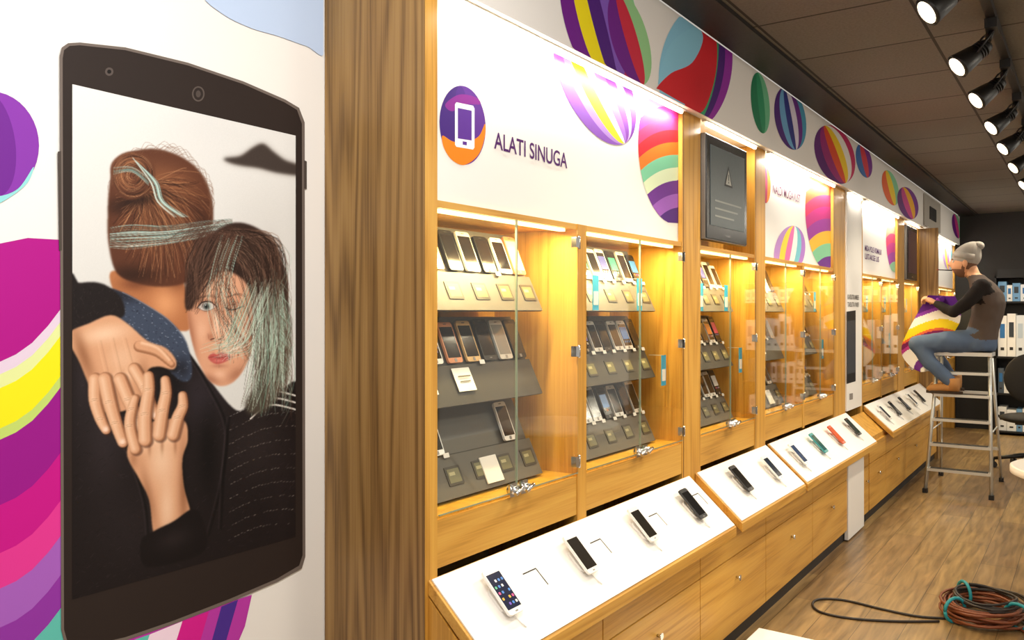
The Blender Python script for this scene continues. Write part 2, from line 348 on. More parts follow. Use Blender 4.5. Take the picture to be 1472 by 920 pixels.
# hair of the person with back to us
hA=[(158,262),(168,232),(190,218),(225,214),(262,226),(290,250),(305,288),(305,330),(294,372),(275,402),(240,412),(200,408),(168,392),(156,350),(155,305)]
cv.fill(hA,(88,50,34),1.4); AM=cv.full(hA,1.2)
cv.glow(240,262,40,24,(158,102,68),.6,20,AM); cv.glow(215,330,30,24,(134,82,54),.5,0,AM); cv.glow(290,350,16,46,(38,20,15),.75,0,AM); cv.glow(190,395,40,14,(40,22,16),.75,0,AM); cv.glow(180,300,26,10,(40,22,16),.6,0,AM)
for i in range(620):
    a=R(-1.0,3.8); q=R(.25,1.0); ex=233+72*q*math.cos(a); ey=313+97*q*math.sin(a)
    if ex<157 or ey>408: continue
    mx_,my=(ex+196)/2+R(8,28)*q,(ey+250)/2+R(-6,12)
    cv.line([(ex,ey),(mx_,my),(200+R(-12,14),262+R(-8,12))],R(.4,.8),R(.7,1.7),.5,ch([(150,98,64),(176,122,84),(56,30,21),(120,74,48),(98,58,38),(38,20,15),(196,144,104),(112,66,44)]),R(.3,.75),.6,None,4)
bun=[(160,258),(160,236),(176,221),(200,218),(218,230),(223,254),(213,276),(190,287),(168,279)]
cv.glow(196,288,32,9,(30,16,12),.8,-8,AM); cv.fill(bun,(96,56,38),1.2); BM=cv.full(bun,1); cv.glow(188,234,18,8,(172,118,82),.7,0,BM); cv.glow(196,278,22,7,(48,26,18),.7,0,BM)
for i in range(260):
    r=R(2,29); a=R(0,6.3); da=R(.8,1.9)
    cv.line([(191+r*1.05*math.cos(a+q*da/3),252+r*1.12*math.sin(a+q*da/3)) for q in range(4)],.4,R(.8,1.6),.4,ch([(158,104,70),(60,34,24),(188,136,98),(34,18,13),(124,78,52),(94,56,38)]),R(.3,.8),.6,None,3)
TE=[(190,218,212),(150,186,180),(218,234,226),(122,158,154),(90,120,116)]
for k in range(16):
    o=R(-6,6)
    cv.line([(196+o,232+o),(222+o,262),(232+o,290),(262+o*2,312)],.4,1.5,.4,ch(TE),.75,.5); cv.line([(163,246+o),(190,244+o*.7),(214,262+o)],.3,1.2,.4,ch(TE+[(110,70,48)]),.65,.5)
for k in range(60):
    o=R(-15,14); cv.line([(158,342+o),(190,340+o*1.2+R(-2,2)),(240,338+o*.9),(292,330+o*.8),(334,322+o*.5)],.4,1.3,.4,ch(TE+[(96,58,40),(60,36,26),(96,58,40)]),R(.4,.8),.5)
for k in range(60):
    a=R(-3,.3); w=R(2,10); cv.line([(228+72*math.cos(a),296+76*math.sin(a)),(228+(72+w)*math.cos(a+.2),292+(80+w)*math.sin(a+.2)),(228+74*math.cos(a+.45),296+80*math.sin(a+.45))],.4,.6,.2,(112,74,54),.6,.5)
# face
fc=[(270,452),(275,425),(290,400),(322,386),(352,392),(368,420),(368,470),(358,515),(340,545),(320,555),(302,548),(287,524),(276,490)]
cv.fill(fc,(214,158,126),1.2); FM=cv.full(fc,1)
for (x,y,rx,ry,c,a,ro) in((330,482,17,22,(240,200,172),.85,0),(290,476,8,16,(228,178,148),.7,0),(312,412,22,10,(236,192,160),.7,0),(311,462,4,20,(246,210,184),.8,0),(316,538,9,6,(236,190,162),.6,0),
  (273,480,7,60,(150,92,66),.75,-8),(364,470,12,64,(140,84,62),.85,0),(297,439,15,8,(158,104,80),.7,0),(337,440,15,8,(158,104,80),.7,0),(303,484,5,5,(170,108,82),.7,0),(321,485,3,4,(180,118,92),.6,0),
  (304,462,3,16,(176,118,90),.5,0),(315,526,10,2.6,(170,108,86),.6,0),(300,545,14,6,(140,86,64),.6,20),(340,538,14,8,(150,94,70),.6,-40),(300,396,30,8,(120,72,52),.6,-10),(342,498,9,12,(226,160,134),.5,0)): cv.glow(x,y,rx,ry,c,a,ro,FM)
for k in range(16): x=281+k*2; y=430-5.5*math.sin(k/15*2.4)+k*.1; cv.line([(x,y+1.5),(x+3,y-1.8)],.5,1.1,.3,(64,40,30),.8,.5,None,2)
for k in range(15): x=326+k*1.9; y=427-4*math.sin(k/14*2.8); cv.line([(x,y+1.5),(x+2.6,y-1.2)],.5,1.1,.3,(64,40,30),.75,.5,None,2)
cv.fill([(285,441),(292,435),(302,435),(309,441),(302,446),(291,446)],(214,204,196),.4); cv.glow(297,440.5,4,4.2,(52,66,66),1); cv.glow(297,440.5,4,4.2,(46,56,54),.9); cv.glow(297,440.5,2.1,2.2,(8,6,6),1); cv.glow(295.6,438.6,.8,.8,(255,255,255),.9)
cv.line([(283,443),(291,434.5),(303,434),(311,441)],1,2.6,1,(26,16,14),.95,.6); cv.line([(285,443),(296,447.5),(308,443)],.4,1,.4,(92,56,44),.8,.6); cv.line([(286,437),(296,430),(309,435)],.4,.9,.4,(120,74,56),.6,.8)
cv.line([(323,442),(334,445.5),(350,440)],1,3,1,(24,15,13),.9,.7); cv.line([(325,438),(336,434),(349,437)],.4,.9,.4,(120,74,56),.6,.8)
cv.line([(303,488),(308,486.5)],1.4,2,1.4,(74,38,30),.9,.8); cv.line([(314,488),(318,487)],1.2,1.8,1.2,(84,44,34),.85,.8); cv.line([(299,480),(301,488),(310,491),(320,488)],.6,1.2,.6,(156,98,74),.7,1)
cv.fill([(299,513.5),(306,507.5),(312,509.5),(319,506.5),(332,512),(326,519),(313,523.5),(304,520)],(186,86,80),.7); cv.glow(314,518.5,7,2,(216,130,122),.7); cv.line([(300,513.5),(308,513),(314,514.5),(322,513),(331,512)],.6,1.3,.6,(104,36,34),.9,.6)
# her hair
hB=[(266,440),(270,392),(285,360),(306,335),(338,320),(370,328),(394,350),(409,388),(414,430),(413,480),(405,540),(390,562),(374,545),(370,500),(370,455),(360,418),(342,396),(317,390),(293,406),(277,442)]
cv.fill(hB,(46,30,25),1.3)
cv.fill([(376,440),(398,420),(414,445),(414,500),(406,556),(386,588),(362,596),(352,580),(366,552),(376,510),(374,470)],(74,66,56),3)
cv.glow(350,345,28,12,(92,66,52),.6,15); cv.glow(390,400,10,40,(84,60,48),.5); cv.glow(376,520,8,50,(48,46,40),.6)
for i in range(430):
    x=R(300,374); y=332+abs(x-338)*.25+R(-7,12); ex=R(368,414); ey=R(440,565)
    cv.line([(x,y),((x+ex)/2+14+R(-6,14),(y+ey)/2-44),(ex,ey)],.4,R(.8,1.8),.4,ch([(82,56,45),(34,20,16),(104,76,62),(22,14,12),(70,48,39),(134,104,86),(48,32,26)]),R(.4,.85),.6,None,5)
for i in range(150):
    x=R(286,342); y=R(330,354); cv.line([(x,y),(x-16+R(-6,4),y+32),(R(266,292),R(398,452))],.4,1.4,.3,ch([(82,56,45),(34,20,16),(104,76,62),(58,38,30)]),.75,.6,None,4)
TB=[(190,212,196),(150,186,164),(214,230,216),(112,148,132),(170,198,180),(226,236,224),(84,88,78),(98,78,64),(70,52,42)]
for i in range(190):
    x=R(362,410); y=R(380,470); ex=R(362,412); ey=R(500,585)
    cv.line([(x,y),(max(x,ex)+R(-8,10),(y+ey)/2+R(-10,10)),(ex,ey)],.4,R(.8,1.8),.3,ch(TB[6:]+[(104,76,62),(48,32,26)]),R(.5,.85),.6,None,4)
for i in range(200):
    q=R(0,1)**1.4; x=408-q*46+R(-4,4); y=R(400,480); ex=410-q*62+R(-6,6); ey=R(500,600)
    cv.line([(x,y),(max(x,ex)+R(-8,10),(y+ey)/2+R(-10,10)),(ex,ey)],.3,R(.7,1.7),.3,ch(TB),R(.4,.85),.6,None,4)
for i in range(70):
    x=R(316,352); y=R(335,352)
    cv.line([(x,y),(x-14,y+50+R(-8,8)),(x-2+R(-20,12),y+100),(x+14+R(-26,22),y+160+R(-20,20))],.4,R(.5,1.1),.3,ch([(52,34,27),(82,56,45),(120,86,68),(170,204,192),(98,66,52)]),.75,.5,None,5)
for i in range(42):
    x=R(324,362); y=R(462,488); cv.line([(x+32,y-62),(x+12,y-12),(x-2,y+18),(x-26+R(-12,10),y+28+R(-8,8))],.3,R(.8,1.6),.3,ch(TB[:6]),R(.5,.85),.6,None,5)
for i in range(60): x=R(290,352); cv.line([(x,346),(x-24,330+R(-14,8)),(x-58+R(-24,24),352+R(-22,26))],.3,.7,.2,(74,48,38),.6,.5)
for i in range(60): y=R(345,560); cv.line([(402,y),(414+R(0,7),y+22),(408+R(-6,11),y+54)],.3,.7,.2,ch([(96,70,56),(166,200,184)]),.65,.5)
# arms and hands
SK=(212,158,122); SKd=(146,96,66); SKl=(238,202,172)
sl=[(96,418),(122,406),(150,409),(174,428),(178,454),(150,464),(120,480),(96,488)]
cv.fill(sl,(28,22,23),1.2); SM_=cv.full(sl,1)
for i in range(140): x=R(100,176); y=R(405,482); cv.line([(x,y),(x+R(-4,4),y+R(-5,5))],.5,.8,.4,ch([(64,54,54),(44,36,37),(10,8,8)]),.6,.6,SM_,2)
for i in range(60): x=R(104,172); cv.line([(x,470-abs(x-140)*.1),(x+R(-3,3),R(474,484)-abs(x-120)*.15)],.4,.6,.3,(34,27,28),.5,.6,None,2)
h1=[(98,482),(130,464),(160,453),(184,466),(212,490),(238,500),(253,518),(249,531),(228,527),(212,533),(206,562),(190,586),(150,592),(131,560),(115,522)]
cv.fill([(x+2,y+4) for x,y in h1],(14,9,8),2.5,.8); cv.fill(h1,SK,1); HM=cv.full(h1,.8)
for (x,y,rx,ry,c,a,ro) in((150,480,34,12,SKl,.85,-10),(175,515,22,22,SKl,.5,0),(120,510,9,40,SKd,.8,-20),(150,570,26,18,SKd,.35,0),(206,545,8,22,SKd,.7,0),(150,548,6,8,SKl,.6,0),(168,543,6,8,SKl,.6,0),(186,538,6,8,SKl,.6,0),(159,555,2.5,12,SKd,.5,0),(177,550,2.5,12,SKd,.5,0)): cv.glow(x,y,rx,ry,c,a,ro,HM)
for a,b_ in(((140,490),(152,540)),((158,486),(170,536)),((176,486),(188,530))): cv.line([a,b_],1,2.5,1,(232,186,152),.4,2); cv.line([(a[0]+5,a[1]),(b_[0]+5,b_[1])],1,2,1,SKd,.22,2)
def finger(pts,w,nail=True):
    cv.line([(a+2.5,b_+1.5) for a,b_ in pts],w+2,w+2,w-4,(60,32,24),.55,3); cv.line([(a+1,b_) for a,b_ in pts],w,w+.6,w-6,SKd,1,1.2); cv.line([(a-.6,b_) for a,b_ in pts],w-2,w-1.6,w-8,SK,1,3); cv.line([(a-w*.14,b_) for a,b_ in pts],w*.4,w*.35,w*.25,SKl,.75,w*.35)
    for q in(1,2):
        x,y=pts[q]; cv.glow(x-1,y,w*.3,3.2,SKl,.5)
        for o in(-1.4,1.2): cv.line([(x-w*.3,y+o+1),(x,y+o-.6),(x+w*.3,y+o)],.4,.9,.4,SKd,.55,.6)
    if nail:
        x,y=pts[-1]; cv.glow(x,y-1,w*.2,4,(246,218,202),.9); cv.line([(x-w*.18,y+2),(x,y+3.4),(x+w*.18,y+2)],.5,.8,.5,(190,130,106),.7,.6)
for pts,w in(([(136,545),(136,575),(144,602),(152,618)],18),([(150,545),(157,578),(166,608),(176,636)],20),([(172,545),(184,574),(196,600),(206,624)],19),([(192,530),(207,556),(216,580),(223,598)],17)): finger(pts,w)
cv.line([(200,498),(226,506),(247,524)],16,16,9,SKd,.9,1.5); cv.line([(200,496),(226,504),(246,522)],13,13,6,SK,1,3); cv.line([(204,493),(226,500),(243,517)],4,4,3,SKl,.7,3)
h2=[(223,772),(215,720),(201,690),(183,655),(190,630),(215,608),(245,602),(266,606),(270,632),(262,660),(264,700),(274,744),(250,760)]
cv.fill([(x+3,y+2) for x,y in h2],(14,9,8),2.5,.8); cv.fill(h2,SK,1); HM=cv.full(h2,.8)
for (x,y,rx,ry,c,a,ro) in((232,660,18,34,SKl,.75,0),(240,730,10,40,SKl,.7,0),(264,700,7,60,SKd,.85,0),(214,715,7,40,SKd,.6,-12),(205,640,8,10,SKl,.5,0),(224,632,7,9,SKl,.6,0),(242,630,7,9,SKl,.6,0),(233,640,2.5,12,SKd,.5,0),(215,642,2.5,12,SKd,.5,0),(252,640,2.5,12,SKd,.5,0),(192,660,6,14,SKd,.5,0)): cv.glow(x,y,rx,ry,c,a,ro,HM)
for pts,w in(([(194,645),(186,612),(189,588),(194,572)],16),([(208,632),(208,595),(213,560),(213,540)],19),([(228,625),(233,590),(238,565),(237,546)],18),([(248,625),(255,600),(262,584),(262,568)],17)): finger(pts,w,False)
cuff=[(203,777),(222,763),(250,749),(276,732),(291,745),(294,792),(230,814),(205,810)]
cv.fill(cuff,(20,15,16),1); cv.glow(250,775,26,14,(44,36,37),.6,-20)
cv.im=np.clip(cv.im+np.random.RandomState(2).normal(0,.006,cv.im.shape[:2])[...,None],0,1)
NX,NY=320,640; me=bpy.data.meshes.new('photo_print'); D_=DW-.0028
xs=np.linspace(104,425,NX+1); tp=121+(xs-104)*74/321; bt=862+(xs-104)*(772-862)/321
vv=np.linspace(0,1,NY+1)[:,None]; Y=tp[None,:]+(bt-tp)[None,:]*vv; X=np.repeat(xs[None,:],NY+1,0)
U=VX-X; WX=D_*(K1/U-T); WZ=H+D_*(VY-Y)/(C*U); co=np.stack([WX-1.26,np.full_like(WX,D_-DW),WZ-.7],-1).reshape(-1,3)
idx=np.arange((NX+1)*(NY+1)).reshape(NY+1,NX+1); fq=np.stack([idx[1:,:-1],idx[1:,1:],idx[:-1,1:],idx[:-1,:-1]],-1).reshape(-1,4)
me.vertices.add(len(co)); me.vertices.foreach_set('co',co.ravel()); me.loops.add(fq.size); me.loops.foreach_set('vertex_index',fq.ravel().astype(np.int32)); me.polygons.add(len(fq)); me.polygons.foreach_set('loop_start',np.arange(0,fq.size,4,dtype=np.int32)); me.update(calc_edges=True)
jx=(X-cv.x0)*cv.k-.5; jy=(Y-cv.y0)*cv.k-.5; jx=np.clip(jx,1,cv.w-3); jy=np.clip(jy,1,cv.h-3); ix=jx.astype(int); iy=jy.astype(int); fx_=(jx-ix)[...,None]; fy_=(jy-iy)[...,None]
im=cv.im; colr=(im[iy,ix]*(1-fx_)+im[iy,ix+1]*fx_)*(1-fy_)+(im[iy+1,ix]*(1-fx_)+im[iy+1,ix+1]*fx_)*fy_
colr=np.where(colr<=.04045,colr/12.92,((colr+.055)/1.055)**2.4); rgba=np.concatenate([colr,np.ones(colr.shape[:2]+(1,))],-1).reshape(-1,4)
at=me.color_attributes.new('print_colour','FLOAT_COLOR','POINT'); at.data.foreach_set('color',rgba.astype(np.float32).ravel())
pm=bpy.data.materials.new('printed_photo'); pm.use_nodes=True; nt=pm.node_tree; an=nt.nodes.new('ShaderNodeVertexColor'); an.layer_name='print_colour'; pb=nt.nodes['Principled BSDF']; nt.links.new(an.outputs['Color'],pb.inputs['Base Color']); pb.inputs['Roughness'].default_value=.5; pb.inputs['Specular IOR Level'].default_value=.2
me.materials.append(pm); o=bpy.data.objects.new('photo_print',me); sc.collection.objects.link(o); o.parent=poster
# ------------------------------------------------------------------ wood side panel + pilasters
sx=lambda x,D=DP: wp(x,0,D)[0]
b=MB(); b.box(1.677,1.728,DP,DW,0,CZ-.002,W_pil)
b.add([(1.6772,DP-.0015,0),(1.728,DP-.0015,0),(1.728,DP-.0015,CZ-.003),(1.6772,DP-.0015,CZ-.003)],[(0,1,2,3)],W_oak)
b.build('cabinet_side_panel')
pil=[(2.473,2.535,1.765),(3.36,3.564,SOF-.002),(4.297,4.466,SOF-.002),(5.90,6.23,SOF-.002),(6.70,6.775,SOF-.002),(8.155,8.49,SOF-.002),(9.20,9.30,SOF-.002),(11.9,11.99,SOF-.002)]
for i,(a,c_,t) in enumerate(pil):
    bb=MB(); bb.box(a,c_,DP,DW-.001,0,t,W_oak)
    if i and c_-a>.15: bb.box(a+.012,a+.016,DP-.0012,DP,.75,t-.002,mat('#6b451d'))
    bb.build('cabinet_pilaster')
b=MB(); b.box(9.30,9.345,1.28,DW-.001,0,SOF-.02,W_pil); b.build('cabinet_partition')
# ------------------------------------------------------------------ fascia with artwork
b=MB(); b.box(1.73,11.99,DF,DF+.018,2.325,CZ-.022,M_white)
fas=empty('fascia_sign',(1.73,DF,2.325)); b.build('fascia_board',fas)
A=Art(DF-.001,clampx=(1.74,11.98),clampz=(2.326,CZ-.024))
A.blob(862,20,52,120,-14,['#6e2088','#efdc1a','#4d2079','#8058ba','#bf2f58','#8fcf9a'],None,.1,30)
A.blob(905,55,26,70,-16,['#6e2488','#cc3046','#98ce92'],None,.1,24)
A.blob(1000,98,52,92,8,['#8cc7e4','#8cc7e4','#d2242f','#7d1848','#3fa06e','#4d2079','#942ea4'],[-1,-.5,-.28,.12,.36,.52,.74,1],.1,40)
A.fill([(946,120),(960,70),(985,45),(1004,40),(1010,60),(990,100),(960,112)],'#8fcbe6')
A.fill([(945,125),(965,105),(995,90),(1018,50),(1030,60),(1028,110),(1010,160),(985,150),(950,130)],'#d2242f')
A.blob(1093,148,13,44,-6,['#1f7a54','#2f9266','#6cbd92'],None,.1,20)
A.blob(1136,170,22,46,-10,['#4d2079','#6ea9d6','#303687','#dcd6ea','#6c2e8c','#4a9abc'],None,.1,24)
A.blob(1200,222,27,44,-20,['#5c1570','#9a1c72','#dd4716','#efc915','#ebe6e0','#c42460'],None,.15,24)
A.blob(1242,231,11,25,-12,['#3c6fb6','#d63a4a','#7a2a93'],None,.1,20)
A.blob(1280,270,11,26,-14,['#e9632a','#f4cf1e','#8ad0a2'],None,.1,20)
A.blob(1305,292,14,24,-18,['#6a1f7e','#d13f8f','#f3b21e','#7a2a93'],None,.1,20)
A.blob(1375,325,6,18,-10,['#6a1f7e','#d13f8f','#8ad0a2'],None,.1,20)
o=A.mb.build('fascia_artwork',fas)
b=MB(); a0,a1=sx(1327,DF),sx(1350,DF); b.box(a0,a1,DF-.014,DF-.002,2.34,2.66,mat('#a9a39a')); b.box(a0+.3,a1-.35,DF-.022,DF-.014,2.43,2.56,M_black); b.build('speaker_panel',fas)
for (a,c_,e) in((1.75,3.35,1),(3.57,4.29,.7),(4.48,5.89,1),(6.24,6.69,.5),(6.79,8.14,1),(8.5,9.19,.6),(9.36,11.8,1)):
    b=MB(); b.box(a,c_,1.424,1.447,2.322,2.335,M_white); b.tube([(a+.03,1.436,2.314),(c_-.03,1.436,2.314)],.008,M_tube,8); b.build('strip_light',fas)
    area('strip_lamp',((a+c_)/2,1.430,2.300),(0,.25,-1),(c_-a)-.1,.02,6.5*(c_-a)*e,(1,.92,.79))
# ------------------------------------------------------------------ header signs
def sign(s0,s1,name='header_sign',y0=DS):
    e=empty(name,((s0+s1)/2,y0,1.765)); b=MB(); b.box(s0+.001,s1-.001,y0,y0+.014,1.767,SOF-.001,M_white); b.build('board',e); return e
sg=sign(1.728,3.36)
A=Art(DS-.001,clampx=(1.73,3.358),clampz=(1.768,SOF-.002))
A.blob(855,118,46,98,-26,['#7d4aae','#a07cc6','#efe01c','#ece8ee','#9464c0','#7a3ea2','#bba2d8','#6b2c92'],[-1,-.7,-.5,-.2,0,.25,.5,.7,1],.1,30)
def banded(A,cx,cy,a,b,rot,cols):
    n=len(cols)
    A.l+=1; ro=math.radians(rot); cc,ss=math.cos(ro),math.sin(ro)
    for i in range(n):
        vs=[]; 
        for j in range(15):
            c=-1+2*j/14
            for q in (0,1,2,3):
                t=-1+2*(i+q/3)/n; tt=max(-1,min(1,t)); w=math.sqrt(max(0,1-tt*tt))
                x=a*w*c; y=b*tt+ .16*b*(c*c-.5)*w
                vs.append(A.pt(cx+x*cc-y*ss,cy+x*ss+y*cc))
        fs=[(4*j+q,4*j+q+1,4*j+5+q,4*j+4+q) for j in range(14) for q in range(3)]
        A.mb.add(vs,fs,art(cols[i]))
banded(A,962,222,44,100,-8,['#e7b4d0','#ea8ab6','#cf3090','#de356a','#cb2836','#ea7c2a','#7ec9a2','#dce9c4','#6b2f8f','#9a5cba','#4d2079'])
A.blob(665,180,33,57,-4,['#42227a','#4d2584','#5d2e90'],None,0,24)
A.fill([(636,195),(650,203),(668,205),(688,196),(697,178),(697,196),(688,222),(668,237),(650,230),(638,212)],'#ee8218')
A.fill([(640,150),(660,136),(684,140),(690,150),(668,150),(650,160)],'#85278f')
A.fill([(654,150),(656,147),(680,152),(682,156),(682,212),(680,215),(656,211),(654,208)],'#fbfafa',False); A.fill([(658,155),(678,159),(678,202),(658,199)],'#5a2e92',False); A.fill([(665,203),(671,204),(671,209),(665,208)],'#5a2e92',False)
A.mb.build('sign_artwork',sg)
text('ALATI SINUGA',710,213,DS,105,24,'#4d1c64','sign_lettering',sg)
s3=sign(4.466,5.90)
A=Art(DS-.001,clampx=(4.468,5.898),clampz=(1.768,SOF-.002))
A.blob(1101,266,7,26,0,['#4e2a86','#c2306a','#f08a24'],None,0,16)
banded(A,1185,312,27,78,-6,['#f2b8ac','#ee9674','#e5683a','#dd3a66','#c83488','#a03aa0','#eebc3a','#84c9a0','#6b2f8f'])
A.blob(1135,362,22,38,10,['#b98ccf','#ecd548','#de72b0','#f3ece8','#74bccc','#a676c6'],None,.1,24)
A.mb.build('sign_artwork',s3)
text('NALDI MUGAVUST',1110,277,DS,40,13,'#7a4a6a','sign_lettering',s3)
s4=sign(6.775,8.155)
A=Art(DS-.001,clampx=(6.78,8.15),clampz=(1.768,SOF-.002)); banded(A,1283,352,9,40,-5,['#f6c9c0','#f3a98c','#e8507a','#d8459a','#b04ab0','#9ad4b0']); A.mb.build('sign_artwork',s4)
text('MIDA POLE VOIMALIK',1243,360,DS,24,8,'#5a2470','sign_lettering',s4); text('LIITAKSE LIS',1243,372,DS,20,8,'#5a2470','sign_lettering',s4)
s5=sign(9.345,11.9)
A=Art(DS-.001,clampx=(9.35,11.88),clampz=(1.768,SOF-.002)); A.blob(1362,366,7,22,-5,['#c9a4dc','#f3e05a','#e98ac0','#fbf4f0','#8ac9d8'],None,.1,16); A.mb.build('sign_artwork',s5)
b=MB(); b.box(6.231,6.699,1.44,1.46,.76,SOF-.001,M_white); e=empty('info_column',(6.46,1.45,.76)); b.build('board',e)
A=Art(1.439); A.fill([(1217,448),(1230,446),(1230,548),(1217,552)],'#1b1a1c',False); A.fill([(1218,462),(1229,460),(1229,535),(1218,538)],'#3a3d44',False)
A.fill([(1221,566),(1226,565),(1226,574),(1221,575)],'#8d8782',False); A.mb.build('phone_print',e)
text('KASUTA MEIE',1218,430,1.44,16,7,'#6a6460','lettering',e); text('TASUTA WIFI',1218,441,1.44,16,7,'#6a6460','lettering',e)
# ------------------------------------------------------------------ televisions in recesses
def tv(s0,s1,z0,z1,on):
    e=empty('television',((s0+s1)/2,1.40,z0)); b=MB()
    b.box(s0,s1,1.425,1.475,z0,z1,mat('#161515',.25)); b.box(s0-.006,s1+.006,1.43,1.47,z0-.006,z1+.006,mat('#77736e',.3,.6))
    b.box(s0+.04,s1-.04,1.422,1.425,z0+.06,z1-.04,mat('#34393a' if on else '#3d2028',.35,0,.4,'tv_screen',.3 if on else .1,'#5a625e' if on else '#5a2028'))
    b.box((s0+s1)/2-.05,(s0+s1)/2+.05,1.475,1.598,(z0+z1)/2-.1,(z0+z1)/2+.1,M_dark); b.box((s0+s1)/2-.035,(s0+s1)/2+.035,1.4235,1.425,z0+.02,z0+.03,M_chrome)
    b.build('television_body',e,.003)
    if on:
        b=MB(); cx=(s0+s1)/2; cz=(z0+z1)/2+.07; y=1.4212
        b.poly([(cx-.055,y,cz-.045),(cx+.055,y,cz-.045),(cx,y,cz+.055)],mat('#1b1917')); b.poly([(cx-.038,y-.0004,cz-.036),(cx+.038,y-.0004,cz-.036),(cx,y-.0004,cz+.036)],mat('#8d8a80',.5,0,.5,'warning_icon',.3,'#b0ac9c'))
        b.box(cx-.004,cx+.004,y-.0008,y-.0004,cz-.015,cz+.014,mat('#1b1917')); b.box(cx-.004,cx+.004,y-.0008,y-.0004,cz-.028,cz-.020,mat('#1b1917'))
        for i in range(3): b.box(s0+.09,s1-.09-.05*i,y-.0004,y,cz-.13-.035*i,cz-.122-.035*i,mat('#8d918c'))
        b.build('screen_message',e)
    return e
tv(3.575,wp(1072,0,1.43)[0],1.80,2.265,True)
tv(8.50,9.02,1.78,2.28,False)
for a,c_ in((3.565,4.296),(8.491,9.199)):
    b=MB(); b.box(a,c_,1.60,1.615,1.787,SOF-.003,W_oak); b.build('television_back_panel')
# ------------------------------------------------------------------ glass cabinets
cols_ph={'mix':['#f1efec','#1b1b1d','#b9b7b4','#d8c8a6','#2a2a2e','#c9a97a'],'gold':['#d6b07a','#232326','#cac8c4','#1d1d20','#e6e4e0','#d8926a'],'white':['#e3e2e0','#1d1d20','#dcdad8','#232326','#e1dfdc']}
WALLP=['#3a6ea5','#7a3f8f','#c9763a','#2f7f6a','#b8405a','#b8b2a8','#4a4f8f','#1d2530']
def phone_on(mb,rn,x,y,z,lean,col,scr,w=.066,h=.135,wall=None):
    M=Matrix.Translation((x,y,z))@Matrix.Rotation(math.radians(90-lean),4,'X')@Matrix.Translation((0,h/2,0))
    mb.slab(M,w,h,.008,.009,mat(col,.3,.2),scr,(.004,.016 if col!='#1b1b1d' else .008))
    if wall:
        mb.slab(M@Matrix.Translation((0,.008,.0087)),w*.78,h*.42,.0003,.002,mat(wall,.2,0,.5,None,.3,wall))
        for q in(-1,0,1): mb.slab(M@Matrix.Translation((q*w*.24,-.03,.0087)),.009,.009,.0003,.002,mat(rn.choice(WALLP),.3))
    mb.slab(M@Matrix.Translation((0,-h/2+.008,.0088)),.011,.011 if col not in('#1b1b1d','#232326') else .003,.0005,.0014,mat('#8d8a86',.3))
    mb.slab(M@Matrix.Translation((0,h/2-.007,.0088)),.014,.0025,.0004,.001,mat('#4a4846',.3))
LEAN=23
